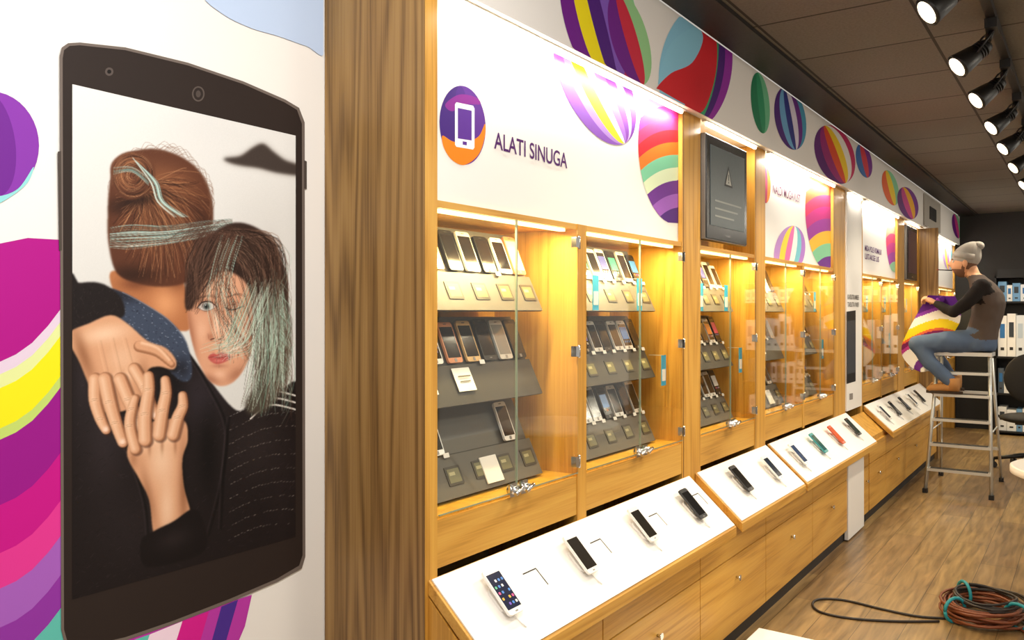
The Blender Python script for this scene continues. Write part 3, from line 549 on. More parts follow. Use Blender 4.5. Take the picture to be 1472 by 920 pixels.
def cabinet(s0,s1,style,tags=False,seed=1):
    rn=random.Random(seed); mid=(s0+s1)/2; e=empty('display_cabinet',(mid,DP,.76)); w=s1-s0
    b=MB(); y1=1.815
    b.box(s0+.001,s1-.001,1.80,y1,.77,1.764,W_in); b.box(s0+.001,s1-.001,1.462,1.80,1.747,1.764,W_in)
    b.box(s0+.001,s1-.001,1.462,1.80,.89,.908,W_in); b.box(s0+.001,s1-.001,1.453,1.462,1.746,1.765,W_oakx)
    b.box(s0+.001,s1-.001,1.453,1.47,.77,.90,W_oakx)
    b.build('carcass',e)
    b=MB(); cards=MB(); a,c_=s0+.025,s1-.095
    for k,z0 in enumerate((.915,1.185,1.465)):
        hh=.262
        b.prismx([(1.545,z0),(1.60,z0+.115),(1.600,z0+.118),(1.665,z0+hh),(1.74,z0+hh),(1.74,z0)],a,c_,M_grey)
        b.prismx([(1.530,z0+.004),(1.585,z0+.118),(1.592,z0+.114),(1.540,z0+.0)],a,c_,M_greyd if k==1 else M_grey)
        nwin=max(3,int((c_-a)/.12))
        Rm=Matrix.Rotation(math.radians(64),4,'X')
        if k!=1 or tags:
            for i in range(nwin):
                xx=a+.05+(c_-a-.1)*i/(nwin-1)
                M=Matrix.Translation((xx,1.5585,z0+.062))@Rm
                b.slab(M,.070,.058,.003,.003,M_lcdf); b.slab(M@Matrix.Translation((0,0,.003)),.054,.042,.0005,.001,M_lcd); b.slab(M@Matrix.Translation((-.008,.006,.0035)),.026,.010,.0003,.001,mat('#b5ad86',.4))
        else:
            for q in (a+.05,a+.23): cards.slab(Matrix.Translation((q,1.558,z0+.075))@Rm,.085,.075,.001,.001,M_white); cards.slab(Matrix.Translation((q,1.557,z0+.085))@Rm,.06,.004,.0012,.001,M_grey); cards.slab(Matrix.Translation((q,1.552,z0+.070))@Rm,.05,.003,.0012,.001,M_grey)
        if k==0 and not tags: cards.slab(Matrix.Translation((a+.36,1.552,z0+.055))@Rm,.085,.085,.004,.001,M_white)
    b.build('stepped_stand',e)
    b=MB(); cs=cols_ph[style]
    for k,z0 in enumerate((.915,1.185,1.465)):
        n=max(4,int((c_-a)/.083)) if not(k==0 and not tags) else 2
        for i in range(n):
            if n==2: xx=a+.14+i*(c_-a-.25)
            else: xx=a+.05+(c_-a-.1)*(i+rn.uniform(-.06,.06))/(n-1)
            if n>2 and rn.random()<.08 and not tags: continue
            col=cs[(i+k*2+seed)%len(cs)]; dk=col in('#1b1b1d','#232326','#1d1d20','#2a2a2e'); scr=mat(rn.choice(['#17181c','#202226','#17181c'] if (dk or tags) else ['#b98f5a','#8f8d8a','#17181c','#1d1e22','#b5b3b0']),.12)
            wall=rn.choice(WALLP) if rn.random()<(.5 if tags else .15) else None
            if k==0 and not tags: col='#f1efec'; scr=M_scr; wall=None
            hgt=.132+rn.uniform(-.006,.012); phone_on(b,rn,xx,1.590,z0+.122,LEAN,col,scr,.067+rn.uniform(-.003,.005),hgt,wall)
            if tags or rn.random()<.3: cards.slab(Matrix.Translation((xx+.03,1.578,z0+.122))@Matrix.Rotation(math.radians(70),4,'X'),.026,.014,.001,.001,M_white)
    b.build('smartphones',e); cards.build('price_cards',e)
    if tags:
        b=MB()
        for fx,zz in((.18,1.47),(.62,1.47),(.9,1.15),(.05,1.12)):
            xx=s0+fx*w; b.box(xx,xx+.045,1.508,1.510,zz,zz+.13,mat('#2aa7d6')); b.box(xx+.006,xx+.039,1.5070,1.508,zz+.02,zz+.07,M_white); b.box(xx+.015,xx+.03,1.508,1.575,zz+.128,zz+.13,M_alu)
        b.build('price_flags',e)
    b=MB()
    for p,q in((s0+.004,mid-.002),(mid+.002,s1-.004)): b.box(p,q,DP-.006,DP,.915,1.744,M_glass)
    b.build('glass_doors',e)
    b=MB(); ge=mat('#8f9c86',.2)
    for q in(mid-.0021,mid+.0005): b.box(q,q+.0016,DP-.0062,DP+.0002,.915,1.744,ge)
    b.box(s0+.004,s1-.004,DP-.0062,DP+.0002,.913,.915,ge)
    b.build('glass_edges',e)
    b=MB()
    for zz in(.955,1.33,1.70):
        xx=s1-.035
        b.box(xx,xx+.026,DP-.016,DP+.004,zz-.018,zz+.018,M_chrome); b.tube([(xx+.026,DP-.012,zz-.022),(xx+.026,DP-.012,zz+.022)],.005,M_chrome,10)
    for dx in(-.03,.03):
        b.tube([(mid+dx,DP-.03,.925),(mid+dx,DP+.004,.925)],.013,M_chrome,14); b.box(mid+dx-.018,mid+dx+.018,DP-.013,DP-.0062,.905,.945,M_chrome)
        b.tube([(mid+dx-.02,DP-.034,.918),(mid+dx+.02,DP-.034,.932)],.006,M_chrome,10)
    b.build('hinges_and_locks',e)
    b=MB(); b.box(s0+.04,s1-.04,1.475,1.495,1.738,1.747,M_tubew); b.build('strip_lamp_body',e)
    area('cabinet_lamp',(mid,1.485,1.730),(0,.22,-1),w-.1,.03,13*w,(1,.77,.36))
    return e
cabinet(1.728,2.473,'gold',False,1); cabinet(2.535,3.36,'white',True,2)
cabinet(3.564,4.297,'white',True,5); cabinet(4.466,5.17,'mix',False,3); cabinet(5.21,5.90,'mix',True,4)
b=MB(); b.box(5.17,5.21,DP,1.81,.76,1.766,W_oak); b.build('cabinet_pilaster')
cabinet(6.775,7.44,'mix',True,8); cabinet(7.48,8.155,'mix',True,9); b=MB(); b.box(7.44,7.48,DP,1.81,.76,1.766,W_oak); b.build('cabinet_pilaster')
cabinet(8.49,9.20,'mix',True,10); cabinet(9.345,10.6,'mix',True,11); cabinet(10.6,11.9,'mix',True,12)
# ------------------------------------------------------------------ slanted counters and drawers
BKY,BKZ,FRY,FRZ=1.449,.757,1.235,.564
Un=Vector((0,BKY-FRY,BKZ-FRZ)).normalized(); Nn=Vector((0,-Un.z,Un.y))
def counter(s0,s1):
    e=empty('slanted_display_counter',((s0+s1)/2,1.34,.08)); b=MB()
    b.prismx([(BKY,BKZ-.006),(FRY,FRZ-.006),(FRY,FRZ-.045),(BKY,BKZ-.045)],s0,s1,W_oakx)
    b.build('slab',e,.002)
    b=MB(); g=.010
    a=Vector((0,BKY,BKZ-.006))+Nn*.0005-Un*.004; c_=Vector((0,FRY,FRZ-.006))+Nn*.0005+Un*.010
    th=Nn*.004
    b.prismx([(a.y,a.z),(a.y+th.y,a.z+th.z),(c_.y+th.y,c_.z+th.z),(c_.y,c_.z)],s0+g,s1-g,M_top); b.build('laminate_top',e)
    return e
def onc(s,t,off=.0):
    return Vector((s,BKY+(FRY-BKY)*t,BKZ+(FRZ-BKZ)*t))+Nn*off
secs=[(1.69,3.43),(3.50,4.465),(4.50,6.23),(6.79,9.29)]
for a,c_ in secs: counter(a,c_)
def base(s0,s1,mods,white=()):
    e=empty('drawer_base',((s0+s1)/2,1.5,0)); b=MB()
    b.prismx([(DB+.012,.07),(DB+.012,.570),(BKY-.001,.705),(BKY-.001,.07)],s0,s1,W_oak)
    b.box(s0,s1,DB+.018,BKY-.001,0,.07,M_dark); b.build('carcass',e)
    b=MB(); k=MB()
    for p,q,wh in mods:
        if wh: b.box(p+.003,q-.003,DB-.012,DB+.012,.01,.535,M_white); continue
        b.box(p+.003,q-.003,DB-.006,DB+.012,.40,.535,W_oakx); b.box(p+.003,q-.003,DB-.006,DB+.012,.075,.395,W_oakx)
        x=(p+q)/2; k.tube([(x,DB-.006,.30),(x,DB-.016,.30),(x,DB-.026,.30)],[.005,.006,.013],M_chrome,12)
    b.build('drawer_fronts',e,.0015); k.build('knobs',e)
base(1.69,6.215,[(1.70,2.36,0),(2.36,3.167,0),(3.167,3.98,0),(3.98,4.79,0),(4.79,5.59,0),(5.59,6.04,1),(6.04,6.21,0)])
base(6.225,9.29,[(6.23,6.80,0),(6.80,7.62,0),(7.62,8.44,0),(8.44,9.28,0)])
def cmat(s,t,off,rot=0):
    p=onc(s,t,off); M=Matrix.Identity(4)
    X=Vector((1,0,0)); 
    for i in range(3): M[i][0]=X[i]; M[i][1]=Un[i]; M[i][2]=Nn[i]; M[i][3]=p[i]
    return M@Matrix.Rotation(math.radians(rot),4,'Z')
def sphone(x,y,body,scr,app=False,rot=0):
    k=(y-450)/(C*(VX-x)); dk=(H-BKZ); t=(BKY*k-dk)/((BKZ-FRZ)+(BKY-FRY)*k); t=min(max(t,.36),.6); D=BKY-(BKY-FRY)*t; s=D*(K1/(VX-x)-T)
    e=empty('smartphone',onc(s,t,0)); b=MB(); Z=.0005
    M=cmat(s,t-.0,Z,rot)
    b.slab(M@Matrix.Translation((0,-.012,0)),.055,.085,.008,.02,M_white); b.slab(M@Matrix.Translation((0,-.01,.008)),.03,.05,.016,.01,M_white)
    M2=M@Matrix.Translation((0,.0,.022))@Matrix.Rotation(math.radians(4),4,'X')
    b.slab(M2,.070,.142,.008,.010,mat(body,.3,.1),mat(scr,.1),(.004,.016))
    b.slab(M2@Matrix.Translation((0,-.064,.008)),.012,.004,.0006,.0018,mat('#8a8884'))
    if app:
        for i in range(4):
            for j in range(5):
                if (i*3+j)%4==0: continue
                b.slab(M2@Matrix.Translation((-.022+.0147*i,-.04+.018*j,.0087)),.008,.008,.0003,.002,mat(random.choice(['#3f7fd0','#c94f8a','#e3b23a','#57b58a','#d8d8e0','#7a58c8']),.3))
    b.build('handset',e)
    b=MB(); q=[(M@Vector((.0,-.055,.006))),(M@Vector((.01,-.09,.004))),(M@Vector((.02,-.11,.002)))]; b.tube(q,.0018,M_white,6); b.build('security_cable',e)
for a in((715,858,'#f1efec','#2b2f45',True),(828,803,'#e9e7e4','#2a2724'),(918,760,'#e4e2df','#26231f'),(990,730,'#2a2a2c','#1a1a1c'),
         (1060,693,'#2b2a2a','#1f1d1c'),(1105,677,'#e8e8e6','#1f2a3a'),(1143,657,'#e8e8e6','#3a4a6a'),(1172,641,'#2f8f93','#2b5a5c'),(1198,629,'#c8522a','#d2603a'),(1222,617,'#222224','#2f3a2a'),
         (1268,596,'#e6e4e2','#2b2b30'),(1283,590,'#2a2a2c','#1a1a1c'),(1297,583,'#2a2a2c','#1a1a1c'),(1308,577,'#e6e4e2','#2b2b30'),(1319,572,'#2a2a2c','#1a1a1c')): sphone(*a)
b=MB()
for x,y in((770,833),(864,788),(946,749),(1006,719)):
    k=(y-450)/(C*(VX-x)); t=(BKY*k-(H-BKZ))/((BKZ-FRZ)+(BKY-FRY)*k); D=BKY-(BKY-FRY)*t; s=D*(K1/(VX-x)-T); M=cmat(s,t,.0002)
    b.slab(M@Matrix.Translation((0,.03,0)),.07,.004,.0006,.001,M_dark); b.slab(M@Matrix.Translation((.034,0,0)),.004,.06,.0006,.001,M_dark)
b.build('counter_corner_marks')
# ------------------------------------------------------------------ ceiling track + spots
b=MB(); b.box(2.2,9.5,.33,.365,CZ-.035,CZ-.0005,M_black); b.build('lighting_track')
for i,(s,on) in enumerate(((3.22,1),(4.0,1),(4.68,1),(5.42,1),(6.15,1),(7.0,1),(8.0,1))):
    e=empty('track_spotlight',(s,.35,CZ-.035)); b=MB(); b.box(s-.06,s+.06,.325,.37,CZ-.075,CZ-.0355,M_black); b.tube([(s,.35,CZ-.075),(s,.36,CZ-.11)],.012,M_black,10)
    dirv=Vector((-.40,.70,-.59)).normalized(); c_=Vector((s,.42,CZ-.165)); p0=c_-dirv*.08; 
    b.tube([(s,.36,CZ-.11),tuple(p0+Vector((0,0,.04)))],.012,M_black,8)
    k=.86
    b.tube([p0,p0+dirv*.02*k,p0+dirv*.07*k,p0+dirv*.075*k,p0+dirv*.17*k,p0+dirv*.18*k,p0+dirv*.172*k],[.028*k,.036*k,.038*k,.046*k,.062*k,.064*k,.056*k],M_black,20,True)
    for q in(.03,.045,.06): b.tube([p0+dirv*q*k,p0+dirv*(q+.006)*k],.043*k,M_black,20)
    side=dirv.cross(Vector((0,0,1))).normalized()
    for sg_ in(-1,1): b.tube([p0+dirv*.1*k+side*.056*sg_,p0+side*.045*sg_+Vector((0,0,.045)),p0+Vector((0,0,.045))],.005,M_black,6)
    b.tube([p0+dirv*.1825*k,p0+dirv*.1835*k],.05*k,mat('#fff3dc',.5,0,.5,'lamp_face',4,'#ffe9c4'),20)
    b.build('lamp_head',e)
    l=bpy.data.lights.new('spot','SPOT'); l.energy=48; l.spot_size=math.radians(75); l.spot_blend=.7; l.color=(1,.88,.68); l.shadow_soft_size=.05
    o=bpy.data.objects.new('spot_lamp',l); sc.collection.objects.link(o); o.location=p0+dirv*.19; tgt=Vector((s-.6,1.4,1.0)); o.rotation_euler=(tgt-o.location).to_track_quat('-Z','Y').to_euler()
# ------------------------------------------------------------------ stepladder
e=empty('stepladder',(7.8,.87,0)); b=MB(); zt=1.14
def fx(z): return 7.50+.20*z/zt
def rx(z): return 8.36-.50*z/zt
def yl(z): return 1.125-.07*z/zt
def yr(z): return .655+.03*z/zt
for yy in(yl,yr):
    b.tube([(fx(0),yy(0),.0),(fx(zt),yy(zt),zt)],.020,M_alu,4,True,(1.0,.7)); b.tube([(rx(0),yy(0),.0),(rx(zt-.05),yy(zt),zt-.05)],.017,M_alu,4,True,(1,.7))
    b.tube([(fx(.5),yy(.5),.5),(rx(.5),yy(.5),.5)],.006,M_alu,6)
    for q in(fx(0),rx(0)): b.box(q-.026,q+.026,yy(0)-.018,yy(0)+.018,0,.035,M_black)
for z in(.2,.4,.6,.80,.98):
    b.box(fx(z)-.035,fx(z)+.055,yr(z),yl(z),z-.022,z,M_alu)
    for q in range(5): b.box(fx(z)-.03+q*.018,fx(z)-.024+q*.018,yr(z)+.02,yl(z)-.02,z,z+.002,M_greyd)
b.box(7.66,7.93,.665,1.07,zt-.03,zt,M_alu); b.box(7.665,7.925,.675,1.06,zt,zt+.004,M_greyd)
for z in(.3,.79): b.box(rx(z)-.012,rx(z)+.012,yr(z),yl(z),z-.012,z+.012,M_alu)
b.build('ladder_frame',e)
# ------------------------------------------------------------------ man
JE='#566680'; SH='#574b44'; SL='#221d1b'; SKN='#d39b73'; BT='#a8743c'
mJ,mSH,mSL,mSK,mBT=mat(JE,.85,0,.2),mat(SH,.9,0,.2),mat(SL,.9,0,.2),mat(SKN,.55,0,.4),mat(BT,.7)
mBeard=mat('#6a4630',.8); mBean=mat('#a09a92',.95,0,.1); mSole=mat('#3a2a1c',.8)
src=MB()
src.loft([(7.80,.775,1.150,.15,.12),(7.80,.78,1.18,.172,.14),(7.80,.775,1.24,.17,.14)],mJ)
src.loft([(7.80,.775,1.23,.168,.137),(7.80,.745,1.32,.152,.118),(7.80,.715,1.43,.155,.115),(7.80,.70,1.54,.172,.122),(7.80,.715,1.63,.185,.115),(7.80,.75,1.705,.145,.09),(7.80,.785,1.75,.078,.072),(7.80,.80,1.775,.064,.066)],mSH)
src.loft([(7.80,.800,1.74,.056,.058),(7.80,.820,1.79,.054,.056),(7.80,.845,1.86,.055,.055)],mSK)
def limb(pts,rs,m):
    src.tube(pts,rs,m,16); 
    for p,r in((pts[0],rs[0]),(pts[-1],rs[-1])): src.ell(p,(r,r,r),m,16,10)
limb([(7.86,.83,1.225),(7.93,1.00,1.235),(7.965,1.19,1.225)],[.098,.085,.066],mJ); limb([(7.965,1.19,1.225),(7.965,1.10,1.07),(7.97,.985,.905)],[.064,.060,.047],mJ)
limb([(7.73,.83,1.225),(7.64,1.00,1.225),(7.585,1.20,1.205)],[.100,.087,.068],mJ); limb([(7.585,1.20,1.205),(7.59,1.10,1.05),(7.61,.955,.90)],[.065,.062,.049],mJ)
limb([(7.64,.735,1.675),(7.585,.83,1.55),(7.565,.93,1.465)],[.064,.053,.044],mSL); limb([(7.565,.93,1.465),(7.61,.99,1.495),(7.675,1.065,1.54)],[.044,.040,.030],mSL)
limb([(7.96,.735,1.675),(8.01,.85,1.56),(8.02,.95,1.49)],[.064,.053,.044],mSL); limb([(8.02,.95,1.49),(7.97,1.02,1.52),(7.91,1.09,1.56)],[.044,.040,.030],mSL)
me=bpy.data.meshes.new('tmp'); me.from_pydata(src.v,[],src.f); o=bpy.data.objects.new('tmp',me); sc.collection.objects.link(o)
r=o.modifiers.new('r','REMESH'); r.mode='VOXEL'; r.voxel_size=.010; r.use_smooth_shade=True
s_=o.modifiers.new('s','SMOOTH'); s_.factor=.6; s_.iterations=7
dg=bpy.context.evaluated_depsgraph_get(); me2=bpy.data.meshes.new_from_object(o.evaluated_get(dg)); bpy.data.objects.remove(o)
kd=kdtree.KDTree(len(src.f)); 
for i,f in enumerate(src.f):
    c_=Vector((0,0,0))
    for q in f: c_+=Vector(src.v[q])
    kd.insert(c_/len(f),i)
kd.balance(); me2.materials.clear()
for m in src.mats: me2.materials.append(m)
for p in me2.polygons:
    p.material_index=src.m[kd.find(p.center)[1]]; p.use_smooth=True
from mathutils import noise as mn
for v in me2.vertices:
    n_=mn.noise(Vector(v.co)*14)*.006+mn.noise(Vector((v.co.x*30,v.co.y*30,v.co.z*18)))*.003
    if v.co.z<1.72: v.co=v.co+v.normal*n_
man=empty('man',(7.8,.8,1.14))
bo=bpy.data.objects.new('clothed_body',me2); sc.collection.objects.link(bo); bo.parent=man; bo.location=-man.location
b=MB()
for cx,cy,cz in((7.612,.945,.80),(7.972,.975,.80)):
    b.tube([(cx,cy-.005,cz+.13),(cx,cy-.01,cz+.07),(cx,cy-.01,cz+.03)],[.056,.052,.050],mBT,18)
    b.tube([(cx,cy-.055,cz+.045),(cx,cy,cz+.055),(cx,cy+.06,cz+.052),(cx,cy+.12,cz+.042),(cx,cy+.165,cz+.036),(cx,cy+.185,cz+.034)],[.034,.046,.046,.042,.034,.014],mBT,16,True,(.85,1.0))
    for q in range(4): b.tube([(cx-.03,cy+.04+q*.012,cz+.105-q*.012),(cx+.03,cy+.04+q*.012,cz+.105-q*.012)],.003,mSole,6)
    out=[]; 
    for i in range(24):
        a=2*math.pi*i/24; out.append((cx+.046*math.cos(a)*(1 if math.sin(a)>0 else .82),cy+.055+.135*math.sin(a)))
    vs=[(x,y,cz+.003) for x,y in out]+[(x,y,cz+.026) for x,y in out]; n=24
    b.add(vs,[list(range(n))[::-1],list(range(n,2*n))]+[(i,(i+1)%n,n+(i+1)%n,n+i) for i in range(n)],mSole)
b.build('boots',man)
b=MB(); HC=Vector((7.80,.872,1.875)); tilt=Matrix.Rotation(math.radians(4),4,'X')
def hf(u,p):
    x,y,z=p
    if u.z<0: x*=1-.30*u.z*u.z; 
    if u.z<-.1 and u.y<0: y*=1-.5*(-u.z)
    if u.z<-.3 and u.y>0: y+=.012*(-u.z)
    if u.y>0:
        y+=.030*math.exp(-(u.x/.16)**2-((u.z+.17)/.16)**2)+.012*math.exp(-(u.x/.14)**2-((u.z-.03)/.2)**2)
        for sg_ in(-1,1): y-=.010*math.exp(-((u.x-sg_*.36)/.16)**2-((u.z-.06)/.12)**2)
        y+=.006*math.exp(-(u.x/.5)**2-((u.z-.25)/.1)**2)+.006*math.exp(-(u.x/.25)**2-((u.z+.52)/.07)**2)-.004*math.exp(-(u.x/.3)**2-((u.z+.6)/.03)**2)
    return Vector((x,y,z))
def hm(a,c_,d):
    if d<-.42 and c_>-.15 and not(abs(a)<.22 and -.60<d<-.45): return mBeard
    if abs(a)>.55 and -.42<=d<.15 and -.1<c_<.15: return mBeard
    if c_<-.2 and d>-.45: return mBeard
    if abs(a)<.22 and -.60<d<-.48 and c_>.5: return mat('#a85c50')
    return None
b.ell(HC,(.076,.094,.122),mSK,48,40,hf,hm,tilt)
for sg_ in(-1,1):
    b.ell(HC+Vector((sg_*.077,-.008,-.008)),(.010,.020,.032),mSK,14,10); b.ell(HC+Vector((sg_*.030,.083,.010)),(.012,.008,.008),mat('#f0ebe6'),12,8); b.ell(HC+Vector((sg_*.030,.0885,.010)),(.005,.004,.005),mat('#2a1c14'),10,6)
    b.tube([HC+Vector((sg_*.015,.098,.030)),HC+Vector((sg_*.045,.087,.030))],.0035,mBeard,6)
b.build('head',man)
b=MB()
def bf(u,p):
    x,y,z=p
    if u.z>0: y-=.045*u.z**1.5; z*=1+.08*max(0,-u.y)
    k=1+.035*math.sin(math.atan2(u.y,u.x)*26)*(1 if abs(u.z)<.9 else 0)*.4
    return Vector((x*k,y*k,z))
b.ell(HC+Vector((0,-.012,.058)),(.088,.108,.110),mBean,64,24,bf,None,Matrix.Rotation(math.radians(-6),4,'X'))
b.tube([HC+Vector((0.0,-.006,.030)),HC+Vector((0,-.008,.038)),HC+Vector((0,-.010,.072)),HC+Vector((0,-.012,.080))],[.090,.098,.098,.088],mBean,48,True,(1.0,1.0))
b.ell(HC+Vector((0,-.092,.135)),(.045,.05,.038),mBean,20,12)
b.build('beanie_hat',man)
def hand(w,d,up,name,flip):
    w=Vector(w); d=Vector(d).normalized(); up=Vector(up); up=(up-d*up.dot(d)).normalized(); si=d.cross(up)*flip
    b=MB(); b.tube([w-d*.03,w,w+d*.03,w+d*.065,w+d*.088],[.026,.027,.034,.040,.034],mSK,16,True,(.55,1.0))
    for i,(L,o) in enumerate(((.072,.030),(.080,.010),(.074,-.010),(.058,-.029))):
        p=w+d*.082+si*o; c1=(d*.9-up*.35).normalized(); c2=(d*.3-up*.95).normalized(); c3=(-d*.35-up*.9).normalized()
        b.tube([p-d*.01,p+d*.004,p+c1*L*.42,p+c1*L*.42+c2*L*.32,p+c1*L*.42+c2*L*.32+c3*L*.22],[.0085,.0098,.009,.008,.006],mSK,10)
    p=w+d*.03+si*.032; b.tube([p,p+(d*.6+si*.7).normalized()*.03,p+(d*.6+si*.7).normalized()*.03+(d*.8-up*.5).normalized()*.028,p+(d*.6+si*.7).normalized()*.03+(d*.8-up*.5).normalized()*.028+(d*.5-up*.8).normalized()*.02],[.013,.012,.010,.0075],mSK,10)
    b.build(name,man)
hand((7.675,1.065,1.54),(.35,.75,.35),(0,-.4,1),'hand_near',1)
hand((7.91,1.09,1.56),(-.35,.7,.3),(0,-.4,1),'hand_far',-1)
b=MB(); b.tube([(7.79,.965,1.815),(7.765,1.065,1.822)],.0045,mat('#2b1a14'),8); b.tube([(7.765,1.065,1.822),(7.762,1.078,1.823)],[.0045,.001],mat('#c04030'),8); b.build('marker_pen',man)
# printed vinyl sheet: held at the top, hanging between the knees and curling out past them
b=MB(); Lp=cr([(1.14,1.61),(1.185,1.53),(1.235,1.43),(1.29,1.31),(1.335,1.19),(1.33,1.09),(1.26,1.00),(1.19,.965)],12,False); Rp=cr([(.94,1.60),(.90,1.50),(.90,1.40),(.93,1.33),(.98,1.25),(1.04,1.15),(1.09,1.05),(1.13,.975)],12,False)
N=len(Lp); nw=56; W_='#f4f1ed'
cl=[(0,.17,'#5f2486'),(.17,.22,'#8c3cae'),(.22,.33,W_),(.33,.45,'#f0d21c'),(.45,.485,'#e2663a'),(.485,.55,'#7a1d5a'),(.55,.60,'#b83a90'),(.60,.80,W_),(.80,.92,'#6b2a8e'),(.92,2,W_)]
for i in range(N-1):
    for j in range(nw):
        vs=[]
        for a_,c_ in((i,j),(i,j+1),(i+1,j+1),(i+1,j)):
            t=a_/(N-1); u=c_/nw; p=Lp[a_].lerp(Rp[a_],u); vs.append((7.755+.03*math.sin(u*3.14)*math.cos(t*3)+.010*math.sin(t*9+u*2)-.06*(1-u)*t,p.x,p.y))
        t=i/(N-1)+.10*math.sin(j/nw*3.0-.3)-.05
        t=max(0,t); m_=[c for a,bb,c in cl if a<=t<bb][0]
        b.add(vs,[(0,1,2,3)],art(m_),True)
for q in range(3): b.tube([(7.70,1.03+.03*q,1.575-.015*q),(7.80,1.04+.03*q,1.585-.015*q),(7.89,1.06+.02*q,1.585-.01*q)],.020-.003*q,art(['#5f2486','#8c3cae','#c02f6a'][q]),12)
b.build('vinyl_sheet')
# ------------------------------------------------------------------ far shelf with binders
e=empty('storage_shelf',(11.7,0,0)); b=MB()
b.box(11.95,11.99,-1.2,.98,0,2.0,M_black)
for z in(.05,.50,.94,1.60,1.90): b.box(11.55,11.95,-1.2,.98,z-.02,z,M_black)
for y in(-1.2,-.3,.36,.96): b.box(11.55,11.95,y,y+.02,.0,1.9,M_black)
b.build('shelf_frame',e)
b=MB(); rn=random.Random(5)
for z,hm_ in((.05,.3),(.50,.32),(.94,.52),(1.60,.24)):
    y=.945
    while y>-1.1:
        w=rn.uniform(.05,.11); 
        if any(abs((y-w/2)-(q+.01))<w/2+.015 for q in(-.3,.36)): y-=.02; continue
        h=hm_*rn.uniform(.78,1.0); b.box(11.60,11.9,y-w,y,z+.0005,z+h,mat(rn.choice(['#e9e8e6','#f2f2f0','#c8d0d8','#6f9dc5','#dcdfe2','#8b8f96','#eeeae4','#4a5460']))) 
        b.box(11.597,11.60,y-w*.78,y-w*.22,z+h*.45,z+h*.8,mat(rn.choice(['#2f6ea8','#30363c','#b7c4cf']))); b.box(11.597,11.60,y-w*.7,y-w*.3,z+h*.15,z+h*.22,M_dark); y-=w+.004
b.build('binders_and_boxes',e)
# ------------------------------------------------------------------ office chair
cx,cy=9.15,.50
e=empty('office_chair',(cx,cy,0)); b=MB()
for i in range(5):
    a=i*2*math.pi/5+.5; dx,dy=math.cos(a),math.sin(a); b.tube([(cx,cy,.13),(cx+dx*.15,cy+dy*.15,.11),(cx+dx*.28,cy+dy*.28,.085)],[.025,.02,.014],M_black,8)
    for q in(-.014,.014): b.tube([(cx+dx*.28-dy*q-dy*.008,cy+dy*.28+dx*q+dx*.008,.028),(cx+dx*.28-dy*q+dy*.008,cy+dy*.28+dx*q-dx*.008,.028)],.028,M_dark,14)
    b.tube([(cx+dx*.28,cy+dy*.28,.09),(cx+dx*.28,cy+dy*.28,.03)],.008,M_black,6)
b.tube([(cx,cy,.1),(cx,cy,.28),(cx,cy,.43)],[.03,.025,.018],M_alu,12)
b.ell((cx,cy,.475),(.25,.24,.05),mat('#23201f',.8),28,12); b.box(cx-.1,cx+.1,cy-.1,cy+.1,.42,.44,M_black)
b.tube([(cx+.15,cy,.44),(cx+.27,cy,.47),(cx+.29,cy,.62),(cx+.28,cy,.8)],.016,M_black,8)
b.ell((cx+.27,cy,.83),(.04,.22,.24),mat('#23201f',.8),24,14)
for q in(-1,1): b.tube([(cx+.05,cy+q*.2,.45),(cx+.05,cy+q*.28,.5),(cx+.05,cy+q*.28,.66)],.012,M_black,8); b.tube([(cx-.08,cy+q*.28,.67),(cx+.14,cy+q*.28,.67)],.02,M_black,8)
b.build('chair_body',e)
# ------------------------------------------------------------------ round white table
tx,ty=4.80,-.06
e=empty('round_table',(tx,ty,0)); b=MB()
b.tube([(tx,ty,.68),(tx,ty,.685),(tx,ty,.715),(tx,ty,.72)],[.39,.40,.40,.39],M_top,64); b.tube([(tx,ty,.68),(tx,ty,.05),(tx,ty,.02)],[.035,.035,.05],M_alu,20); b.tube([(tx,ty,.02),(tx,ty,.012),(tx,ty,0)],[.05,.2,.22],M_alu,40)
b.build('pedestal_table',e)
a=fl(1092,903,.10); 
e=empty('cardboard_box',(a.x,a.y,0)); b=MB(); bx,by=a.x,a.y; b.box(bx-.5,bx,by-.36,by,0,.09,M_white); b.box(bx-.505,bx+.005,by-.365,by+.005,.06,.10,M_white); b.build('box_with_lid',e,.003)
# ------------------------------------------------------------------ cables on floor
def curve(name,pts,r,m,parent=None,sub=8):
    P3=[Vector(p) for p in pts]; out=[]
    N=len(P3)
    for i in range(N-1):
        a,b_,c_,d=P3[max(i-1,0)],P3[i],P3[i+1],P3[min(i+2,N-1)]
        for k in range(sub):
            t=k/sub; out.append(.5*((2*b_)+(c_-a)*t+(2*a-5*b_+4*c_-d)*t*t+(3*b_-a-3*c_+d)*t**3))
    out.append(P3[-1]); b=MB(); b.tube(out,r,m,8); return b.build(name,parent)
mC=mat('#2a211c',.5); mO=mat('#7a3f22',.5)
fp=lambda x,y,z=.006: fl(x,y,z)
cc=fl(1412,888,0); e=empty('extension_cable_coil',cc); b=MB(); pts=[]
curve('loose_cable',[fp(1365,889),fp(1320,886),fp(1270,876),fp(1215,863),fp(1180,861),fp(1168,868),fp(1180,880),fp(1225,889),fp(1290,893),fp(1350,893)],.006,mC,e)
rn=random.Random(4)
for k in range(15*24):
    a=2*math.pi*k/24; lay=k/24; R_=.155+.028*math.sin(lay*2.3)+.01*math.sin(a*3+lay); pts.append((cc.x+R_*math.cos(a)*1.15+.01*math.sin(lay*5),cc.y+R_*math.sin(a)*.95,.008+.0045*lay+.006*math.sin(a*2+lay*1.7)+.006))
b.tube(pts,.0065,mO,8); b.build('coiled_cable',e)
pts=[]
b=MB()
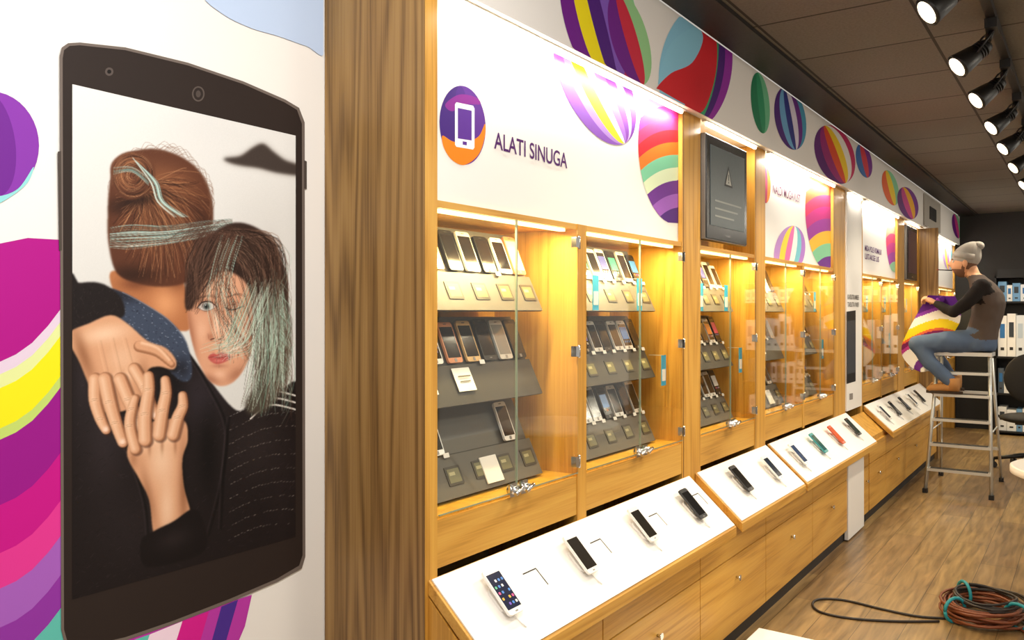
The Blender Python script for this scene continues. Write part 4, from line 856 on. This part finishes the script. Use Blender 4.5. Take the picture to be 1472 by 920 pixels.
for k in range(6*24):
    a=2*math.pi*k/24+1; lay=k/24; R_=.14+.02*math.sin(lay*3.1); pts.append((cc.x+.03+R_*math.cos(a)*1.1,cc.y-.02+R_*math.sin(a),.07+.006*lay+.008*math.sin(a*2+lay)))
b.tube(pts,.006,mC,8); b.build('coiled_cable_dark',e)
b=MB()
for a in(.6,2.5,4.3):
    px,py=cc.x+.165*math.cos(a)*1.1,cc.y+.165*math.sin(a); rd=Vector((math.cos(a),math.sin(a),0))
    ring=[Vector((px,py,.06))+rd*.06*math.cos(q*math.pi/8)+Vector((0,0,.056*math.sin(q*math.pi/8))) for q in range(17)]
    b.tube(ring,.008,mat('#1f8f9c',.5),8)
b.build('cable_ties',e)
curve('loose_cable_dark',[fp(1440,884,.01),fp(1462,878),fp(1490,884),fp(1520,900)],.006,mC,e)
curve('loose_cable_orange',[fp(1425,893,.01),fp(1450,897),fp(1475,910),fp(1500,930)],.006,mO,e)
# ------------------------------------------------------------------ added fill lights and ambient world
for x,y,en in((.3,-.6,46),(2.6,-1.3,48),(5.2,-1.3,48),(8.0,-1.0,46),(10.6,-.4,66)):  # glowing ceiling panels out of view, added as fill for the room
    e=empty('added_fill_panel',(x,y,CZ)); b=MB(); b.box(x-.3,x+.3,y-.3,y+.3,CZ-.012,CZ-.0005,mat('#fff4e0',.5,0,.5,'fill_panel_face',4,'#fff0d8')); b.build('panel',e)
    area('fill_panel_lamp',(x,y,CZ-.02),(0,.15,-1),.55,.55,en,(1,.91,.76))
area('poster_fill_light',(.6,.3,CZ-.1),(.15,1,-.75),1.4,.15,36,(1,.97,.93))  # unseen area light without a fixture, added to brighten the poster wall
w=bpy.data.worlds.new('World'); sc.world=w; w.use_nodes=True; bg=w.node_tree.nodes['Background']; bg.inputs[0].default_value=(1,.93,.82,1); bg.inputs[1].default_value=.55
# ------------------------------------------------------------------ camera
cd=bpy.data.cameras.new('camera'); cd.sensor_width=36; cd.lens=36*F/1472; cd.shift_y=-10/1472; cd.clip_start=.02
co=bpy.data.objects.new('camera',cd); sc.collection.objects.link(co); co.location=(0,0,H); co.rotation_euler=(math.pi/2,0,TH-math.pi/2); sc.camera=co
